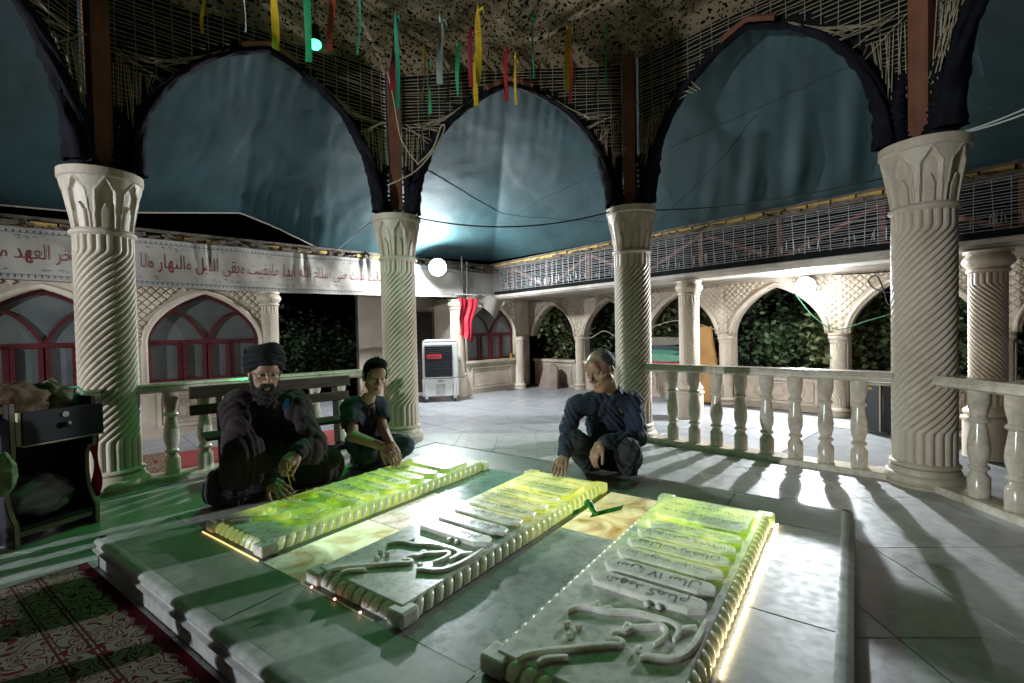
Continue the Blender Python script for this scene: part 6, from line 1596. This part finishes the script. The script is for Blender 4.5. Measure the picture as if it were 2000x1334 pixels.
# ---------------------------------------------------------------- cleric
FC = V3((.60, -.78, -.10)); Rc = orient(FC, tilt=.05); hc2 = J(517, 731, 2.98); HC = 1.10
nk = J(512, 780, 3.04); sR, sL = J(463, 800, 2.96), J(574, 796, 3.12); ch = J(518, 838, 3.06); pv = np.array([*J(528, 930, 3.22)[:2], .33])
eR, wR = J(470, 892, 2.76), J(528, 938, 2.86); eL, wL = J(603, 868, 3.02), J(580, 884, 2.84)
kR, kL = np.array([*tp(.62, .10)[:2], .27]), np.array([*tp(1.10, .17)[:2], .29])
fR_, fL_ = np.array([*tp(.80, -.30)[:2], .12]), np.array([*tp(1.0, -.32)[:2], .12])
cle = thing('person', 'bearded man in black turban and dark robe kneeling, hand on the left gravestone', 'person', (pv[0], pv[1], .004))
tipc = at_z(563, 972, ZP+SHT+.010)
hRc = hand_prims(wR, (tipc - wR) + V3((0, 0, .015)), V3((-.15, -.55, .85)), 1, (.22, .24, .26, .30), .26, 1.03, (.75, .3), lerp(wR, eR, .4))
hLc = hand_prims(wL, J(562, 902, 2.77) - wL, V3((.25, -.75, .55)), -1, (.75, .8, .85, .9), .05, 1.03, (.35, .3), lerp(wL, eL, .4))
hdc = xf(scl(head_prims(1.1, 1.08, 1.10), HC), Rc, hc2) + [cap(hc2 + Rc @ V3((0, -.03, -.06)), nk + V3((0, .02, -.03)), .060, .068, k=.03)]
torc = [cap(ch, pv, .12, .13, k=.05), cap(sR, sL, .05), cap(sR, eR, .045, .038), cap(eR, wR, .036, .025), cap(sL, eL, .045, .038), cap(eL, wL, .036, .025), cap(pv, kR, .07, .05), cap(pv, kL, .07, .05), cap(kR, fR_, .045, .035), cap(kL, fL_, .045, .035), cap(nk, ch, .055, .09)]
sdf_part('body', hdc, .0034, SK_C, cle, extra=joinm((hRc, .003), (hLc, .003), (torc, .014)))
face_bits(cle, Rc, hc2, HC, (.15, 1, -.08), M_BROW, .0050, M_LIP)
beard = xf(scl([ell((0, .040, -.090), (.056, .052, .046)), ell((0, .062, -.122), (.036, .032, .036), k=.03), cap((-.020, .092, -.046), (.020, .092, -.046), .010, k=.012)] + [cap((s*.064, .008, -.008), (s*.054, .040, -.085), .013, .020, k=.025) for s in (-1, 1)] + [cap((s*.024, .086, -.052), (s*.034, .070, -.082), .011, .014, k=.015) for s in (-1, 1)]
           + [ell((0, .098, -.0635), (.019, .020, .0085), k=.005, op='-'), ell((0, .085, -.02), (.045, .04, .019), k=.01, op='-')], HC), Rc, hc2)
sdf_part('beard', beard, .0034, M_BEARD, cle, wr=(.0045, 230, 11, (1, 1, .6)))
def tufts(name, m, parent, R, o, s, items, seed):
    rg = np.random.default_rng(seed); b = MB()
    for p, d, ln_, r_ in items:
        p = V3(p); d = V3(d) + rg.normal(size=3)*.28; d /= np.linalg.norm(d); q = rg.normal(size=3)*.12
        b.tube([R @ (p*s) + o, R @ ((p + d*ln_*.55 + q*ln_*.2)*s) + o, R @ ((p + (d + q)*ln_)*s) + o], [r_*s, r_*s*.7, r_*s*.15], 5)
    stuff(b.build(name, m, parent, True))
rg_ = np.random.default_rng(3); it = []
for k in range(420):
    a_, e_ = rg_.uniform(-1.5, 1.5), rg_.uniform(-1.4, .25); n_ = V3((math.sin(a_)*math.cos(e_), math.cos(a_)*math.cos(e_), math.sin(e_)))
    it.append((V3((0, .042, -.096)) + n_*V3((.054, .048, .046)), n_*.5 + V3((0, .15, -.8)), rg_.uniform(.014, .034), rg_.uniform(.0014, .0024)))
tufts('beard_strands', mat('beard_strand', (.11, .105, .10), .7, (.012, .011, .011), 60, lo=.45, hi=.6), cle, Rc, hc2, HC, it, 8)
M_TURB = mat('black_turban', (.008, .010, .013), .75, (.005, .006, .008), 9, .4, 50, sheen=.06, spec=.2)
tub = thing_part('turban', cle)
for k in range(7):
    off = k*.0160
    Pt = []
    for q in range(41):
        th = 2*math.pi*q/40; rx, ry = (.083 + .013*math.sin(min(1, k/4)*1.6) - .0045*max(0, k-3)**1.35)*HC, (.106 + .014*math.sin(min(1, k/4)*1.6) - .0055*max(0, k-3)**1.35)*HC
        lz = (.034 + off + .012*math.cos(th)*(1 if k % 2 else -.6) + .042*math.sin(th))*HC
        Pt.append(Rc @ V3((rx*math.cos(th), -.022*HC + ry*math.sin(th), lz)) + hc2)
    part('wrap', M_TURB, tub, lambda b: b.tube(Pt, [.0185*HC + .003*math.sin(q*.7 + k) for q in range(41)], 10, False), True)
sdf_part('crown', xf(scl([ell((0, -.026, .088), (.092, .114, .078), orient((0, 1, .42)))], HC), Rc, hc2), .006, M_TURB, tub, wr=(.002, 90, 3), clipf=None)
M_GLS = mat('glasses_wire', (.50, .45, .35), .25, metal=.9); gl_ = thing_part('glasses', cle)
Tg = lambda p: Rc @ (V3(p)*HC) + hc2
for s in (-1, 1):
    fr_ = [Tg((s*.034 + .025*math.copysign(abs(math.cos(a))**.6, math.cos(a)), .106 - .004*abs(math.cos(a)), .008 + .015*math.copysign(abs(math.sin(a))**.7, math.sin(a)))) for a in np.linspace(0, 2*math.pi, 25)]
    part('rim', M_GLS, gl_, lambda b: b.tube(fr_, .0021, 5, False), True)
    part('temple_arm', M_GLS, gl_, lambda b: b.tube([Tg((s*.060, .103, .014)), Tg((s*.076, .085, .015)), Tg((s*.082, .02, .013)), Tg((s*.083, -.01, .008))], .0021, 5), True)
part('bridge', M_GLS, gl_, lambda b: b.tube([Tg((-.010, .106, .012)), Tg((0, .110, .015)), Tg((.010, .106, .012))], .0021, 5), True)
M_TUNIC = mat('black_tunic', (.013, .015, .018), .75, (.008, .009, .012), 8, .35, 60, sheen=.06, spec=.25)
M_ROBE = mat('brown_black_robe', (.040, .027, .030), .85, (.024, .016, .019), 7, .4, 80, sheen=.06, spec=.2)
front = V3((.34, -.94, 0))
tun = [ell(lerp(ch, pv, .2) + front*.01, (.175, .135, .18), k=.05), cap(lerp(ch, pv, .3) + front*.03, pv + front*.05, .15, .16, k=.06), cap(nk + V3((0, .01, -.045)), ch, .078, .12, k=.05), cap(sR, sL, .07, k=.05),
       cap(sR, eR, .068, .060, k=.03), cap(eR, lerp(eR, wR, .90), .058, .052, k=.02), cap(sL, eL, .068, .06, k=.03), cap(eL, lerp(eL, wL, .88), .06, .052, k=.02),
       cap(pv, kR, .13, .10, k=.06), cap(pv, kL, .13, .11, k=.06), cap(kR, kL, .075, .085, k=.08)]
tun += [cap(nk + front*.035 + V3((0, 0, .09)), nk + front*.10 + V3((.005, 0, -.035)), .052, .022, k=.012, op='-')]
sdf_part('tunic', tun, .0085, M_TUNIC, cle, wr=(.014, 32, 21), clipf=lambda G: (ZP+.003) - G[..., 2] - 10*(((G[..., :2]-PL) @ d2[:2]) < 0))
robe = [cap(sR + V3((.01, .02, .015)), sL + V3((-.01, .02, .015)), .078, .080, k=.06), cap(nk + V3((0, .06, -.05)), ch + V3((0, .08, 0)), .10, .15, k=.06), ell(lerp(ch, pv, .40) + V3((0, .07, -.02)), (.27, .19, .30), k=.08),
        cap(sR, eR + V3((-.0, .03, 0)), .085, .105, k=.10), cap(eR + V3((-.0, .02, .0)), lerp(eR, wR, .60), .10, .080, k=.06), cap(sL, eL + V3((.0, .02, 0)), .082, .095, k=.10), cap(eL + V3((.0, .02, -.02)), lerp(eL, wL, .35) + V3((.02, .02, -.04)), .09, .075, k=.04),
        cap(pv + V3((-.02, .05, -.02)), kR + V3((-.03, .04, -.02)), .17, .13, k=.08), cap(pv + V3((.02, .05, -.02)), kL + V3((.03, .05, -.01)), .17, .135, k=.08), cap(fR_ + V3((-.04, 0, .03)), fL_ + V3((.04, 0, .03)), .14, k=.08), cap(kR + V3((-.07, .10, -.03)), fR_ + V3((-.05, 0, 0)), .12, .12, k=.06), cap(kL + V3((.06, .10, -.03)), fL_ + V3((.06, .02, 0)), .12, .12, k=.06), cap(eR + V3((-.02, .04, -.08)), kR + V3((-.03, .05, -.02)), .085, .10, k=.06)]
# open front of the robe: wedge from collar to lap
cf = ch + front*.20
robe += [cap(nk + front*.08 + V3((.0, 0, .08)), ch + front*.17 + V3((.01, 0, .05)), .050, .060, k=.02, op='-'), cap(ch + front*.17 + V3((.01, 0, .05)), pv + front*.25 + V3((.04, 0, .12)), .060, .105, k=.03, op='-'), cap(wR + V3((.02, -.02, .03)), lerp(wR, eR, .35), .060, .045, k=.02, op='-'), cap(wL + V3((-.02, -.04, .0)), lerp(wL, eL, .25), .07, .045, k=.02, op='-')]
sdf_part('robe', robe, .0095, M_ROBE, cle, wr=(.026, 30, 31, (1, 1, .32)), clipf=lambda G: np.where(((G[..., :2]-PL) @ d2[:2]) > -.01, (ZP+.002) - G[..., 2], .006 - G[..., 2]))
part('pocket_card', mat('blue_card', (.02, .22, .60), .5), cle, lambda b: b.prism([(0, 0), (.042, 0), (.038, .062), (.020, .062)], J(551, 799, 2.862), V3((.93, .36, 0)), Z, V3((-.36, .93, 0))*-1, .004))
part('ring', mat('turquoise', (.05, .35, .33), .3), cle, lambda b: b.lathe([(.001, -.006), (.006, -.003), (.007, .0), (.005, .004), (.001, .006)], 10, hRc[10]['a'] + V3((-.01, -.012, .01))), True)
bd = thing('prayer_beads', 'thin yellow string of prayer beads hanging from the kneeling man\'s hand', 'prayer beads', J(572, 905, 2.74))
M_BEADS = mat('yellow_beads', (.42, .36, .05), .4)
zb_ = ZP + .006
part('string', M_BEADS, bd, lambda b: b.tube(spline([J(559, 903, 2.745), J(562, 925, 2.76), at_z(570, 958, zb_+.03), at_z(572, 962, zb_), at_z(585, 957, zb_), at_z(597, 960, zb_), at_z(598, 953, zb_), at_z(588, 947, zb_), at_z(577, 942, zb_+.05), J(567, 915, 2.755), J(566, 903, 2.745)], 10), .0042, 6), True)

# ---------------------------------------------------------------- boy
FB = V3((.52, -.82, -.20)); Rb = orient(FB, tilt=.10); hb_ = J(732, 736, 3.54); HB = 1.04
nb_ = J(716, 778, 3.64); bR, bL = J(684, 797, 3.58), J(741, 793, 3.74); bc_ = J(712, 818, 3.66); bp_ = np.array([*J(716, 880, 3.92)[:2], .33])
beR, bwR = J(690, 852, 3.44), J(748, 872, 3.38); beL, bwL = J(748, 838, 3.60), J(764, 868, 3.40)
bkR, bkL = np.array([*J(718, 885, 3.46)[:2], .32]), np.array([*J(788, 876, 3.60)[:2], .33])
bfR, bfL = np.array([*J(706, 905, 3.66)[:2], ZP+.05]), np.array([*J(770, 900, 3.74)[:2], ZP+.05])
boy = thing('person', 'boy in a dark t-shirt and jeans squatting with clasped hands beside the column', 'person', (bp_[0], bp_[1], .004))
hRb = hand_prims(bwR, J(764, 888, 3.33) - bwR, V3((-.1, -.45, .9)), 1, (.45, .5, .5, .55), .08, .98, (.4, .3), lerp(bwR, beR, .97))
hLb = hand_prims(bwL, J(772, 893, 3.34) - bwL, V3((.55, -.75, .3)), -1, (.5, .55, .6, .6), .08, .98, (.35, .3), lerp(bwL, beL, .97))
hdb = xf(scl(head_prims(.92, .98, .92), HB), Rb, hb_) + [cap(hb_ + Rb @ V3((0, -.03, -.05)), nb_ + V3((0, .01, -.02)), .048, .054, k=.03), cap(nb_ + V3((0, .0, -.02)), bc_ + V3((0, 0, .05)), .055, .08, k=.03)]
torb = [cap(bc_, bp_, .09, .10, k=.05), cap(bR, bL, .04), cap(bp_, bkR, .06, .045), cap(bp_, bkL, .06, .045), cap(bkR, bfR, .042, .03), cap(bkL, bfL, .042, .03)]
armb = [cap(bR, beR, .046, .038, k=.02), cap(beR, bwR, .038, .026, k=.02), cap(bL, beL, .044, .037, k=.02), cap(beL, bwL, .037, .026, k=.02)]
sdf_part('body', hdb, .0034, SK_B, boy, extra=joinm((hRb + armb[:2], .0035), (hLb + armb[2:], .0035), (torb, .014)))
face_bits(boy, Rb, hb_, HB, (.1, 1, -.05), M_BROW, .0040, mat('lip_boy', (.26, .11, .09), .5))
hairb = xf(scl([ell((0, -.022, .048), (.080, .092, .084)), ell((0, .022, .104), (.066, .056, .032), k=.03), ell((.012, .050, .104), (.044, .026, .020), k=.03), ell((0, -.05, .0), (.074, .058, .07), k=.02), cap((-.074, .02, .03), (-.074, .022, .0), .008, k=.01), cap((.074, .02, .03), (.074, .022, .0), .008, k=.01), ell((0, .090, .018), (.062, .05, .058), k=.010, op='-'), ell((0, .03, -.055), (.12, .055, .055), k=.01, op='-'), ell((0, -.02, -.10), (.12, .12, .055), k=.01, op='-'), ell((-.085, -.005, -.01), (.014, .024, .036), k=.006, op='-'), ell((.085, -.005, -.01), (.014, .024, .036), k=.006, op='-')], HB), Rb, hb_)
sdf_part('hair', hairb, .0034, M_HAIR, boy, wr=(.0065, 120, 14, (1, .5, 1)))
rg_ = np.random.default_rng(5); it = []
for k in range(230):
    a_, e_ = rg_.uniform(-1.35, 1.35), rg_.uniform(.45, 1.5); n_ = V3((math.sin(a_)*math.cos(e_), math.cos(a_)*math.cos(e_), math.sin(e_)))
    it.append((V3((0, -.012, .048)) + n_*V3((.074, .090, .080)), n_*.6 + V3((.25, .75, .25)), rg_.uniform(.022, .042), rg_.uniform(.0022, .0036)))
tufts('hair_strands', M_HAIR, boy, Rb, hb_, HB, it, 6)
M_TEE = mat('dark_tshirt', (.028, .033, .046), .8, (.019, .023, .033), 8, .3, 70, sheen=.06, spec=.2)
tee = [ell(lerp(bc_, bp_, .15), (.155, .115, .15), k=.05), cap(lerp(bc_, bp_, .3), bp_ + V3((0, 0, .02)), .122, .130, k=.06), cap(bR + V3((.01, 0, .0)), bL + V3((-.01, 0, 0)), .064, k=.05), cap(nb_ + V3((0, .02, -.06)), bc_, .07, .11, k=.05), cap(nb_ + V3((0, .03, -.02)), lerp(nb_, bR, .8), .052, .052, k=.04), cap(nb_ + V3((0, .03, -.02)), lerp(nb_, bL, .8), .052, .052, k=.04), cap(bR, lerp(bR, beR, .52), .070, .074, k=.04), cap(bL, lerp(bL, beL, .55), .066, .068, k=.04)]
fb_ = V3((.5, -.86, 0))
tee += [cap(nb_ + fb_*.02 + V3((0, 0, .10)), nb_ + fb_*.075 + V3((0, 0, -.03)), .056, .030, k=.01, op='-'), cap(lerp(bR, beR, .56), lerp(bR, beR, .8), .062, k=.006, op='-'), cap(lerp(bL, beL, .60), lerp(bL, beL, .85), .058, k=.006, op='-')]
sdf_part('t_shirt', tee, .0075, M_TEE, boy, wr=(.014, 34, 41, (1, 1, .7)))
part('chest_logo', mat('tan_print', (.38, .27, .18), .7), boy, lambda b: b.tube(spline([J(724, 797, 3.485), J(727, 790, 3.485), J(729, 796, 3.485), J(731, 791, 3.485)], 4), .0035, 5), True)
M_JEAN = mat('dark_jeans', (.026, .048, .064), .8, (.016, .032, .045), 9, .35, 120, sheen=.06, spec=.2)
jn = [ell(bp_ + V3((0, 0, -.04)), (.155, .14, .12), k=.05), cap(bp_ + V3((-.06, 0, -.02)), bkR, .100, .078, k=.05), cap(bp_ + V3((.07, 0, -.02)), bkL, .095, .076, k=.05), cap(bkR, lerp(bkR, bfR, .9), .076, .056, k=.02), cap(bkL, lerp(bkL, bfL, .9), .074, .054, k=.02), cap(bp_ + V3((0, .02, -.06)), np.array([bp_[0], bp_[1]+.02, .20]), .13, .12, k=.05)]
sdf_part('jeans', jn, .008, M_JEAN, boy, wr=(.014, 36, 51))
for ft, dr_ in ((bfR, V3((.25, -.95, 0))), (bfL, V3((.5, -.86, 0)))):
    b0 = np.array([ft[0], ft[1], ZP+.002])
    sdf_part('shoe', [cap(b0 - dr_*.06 + Z*.038, b0 + dr_*.04 + Z*.034, .036, .037, k=.03), cap(b0 + dr_*.04 + Z*.034, b0 + dr_*.10 + Z*.028, .036, .027, k=.03)], .006, M_SHOE, boy, clipf=lambda G: (ZP+.0015) - G[..., 2])
for o in bpy.data.objects:
    if '_o' in o: del o['_o']
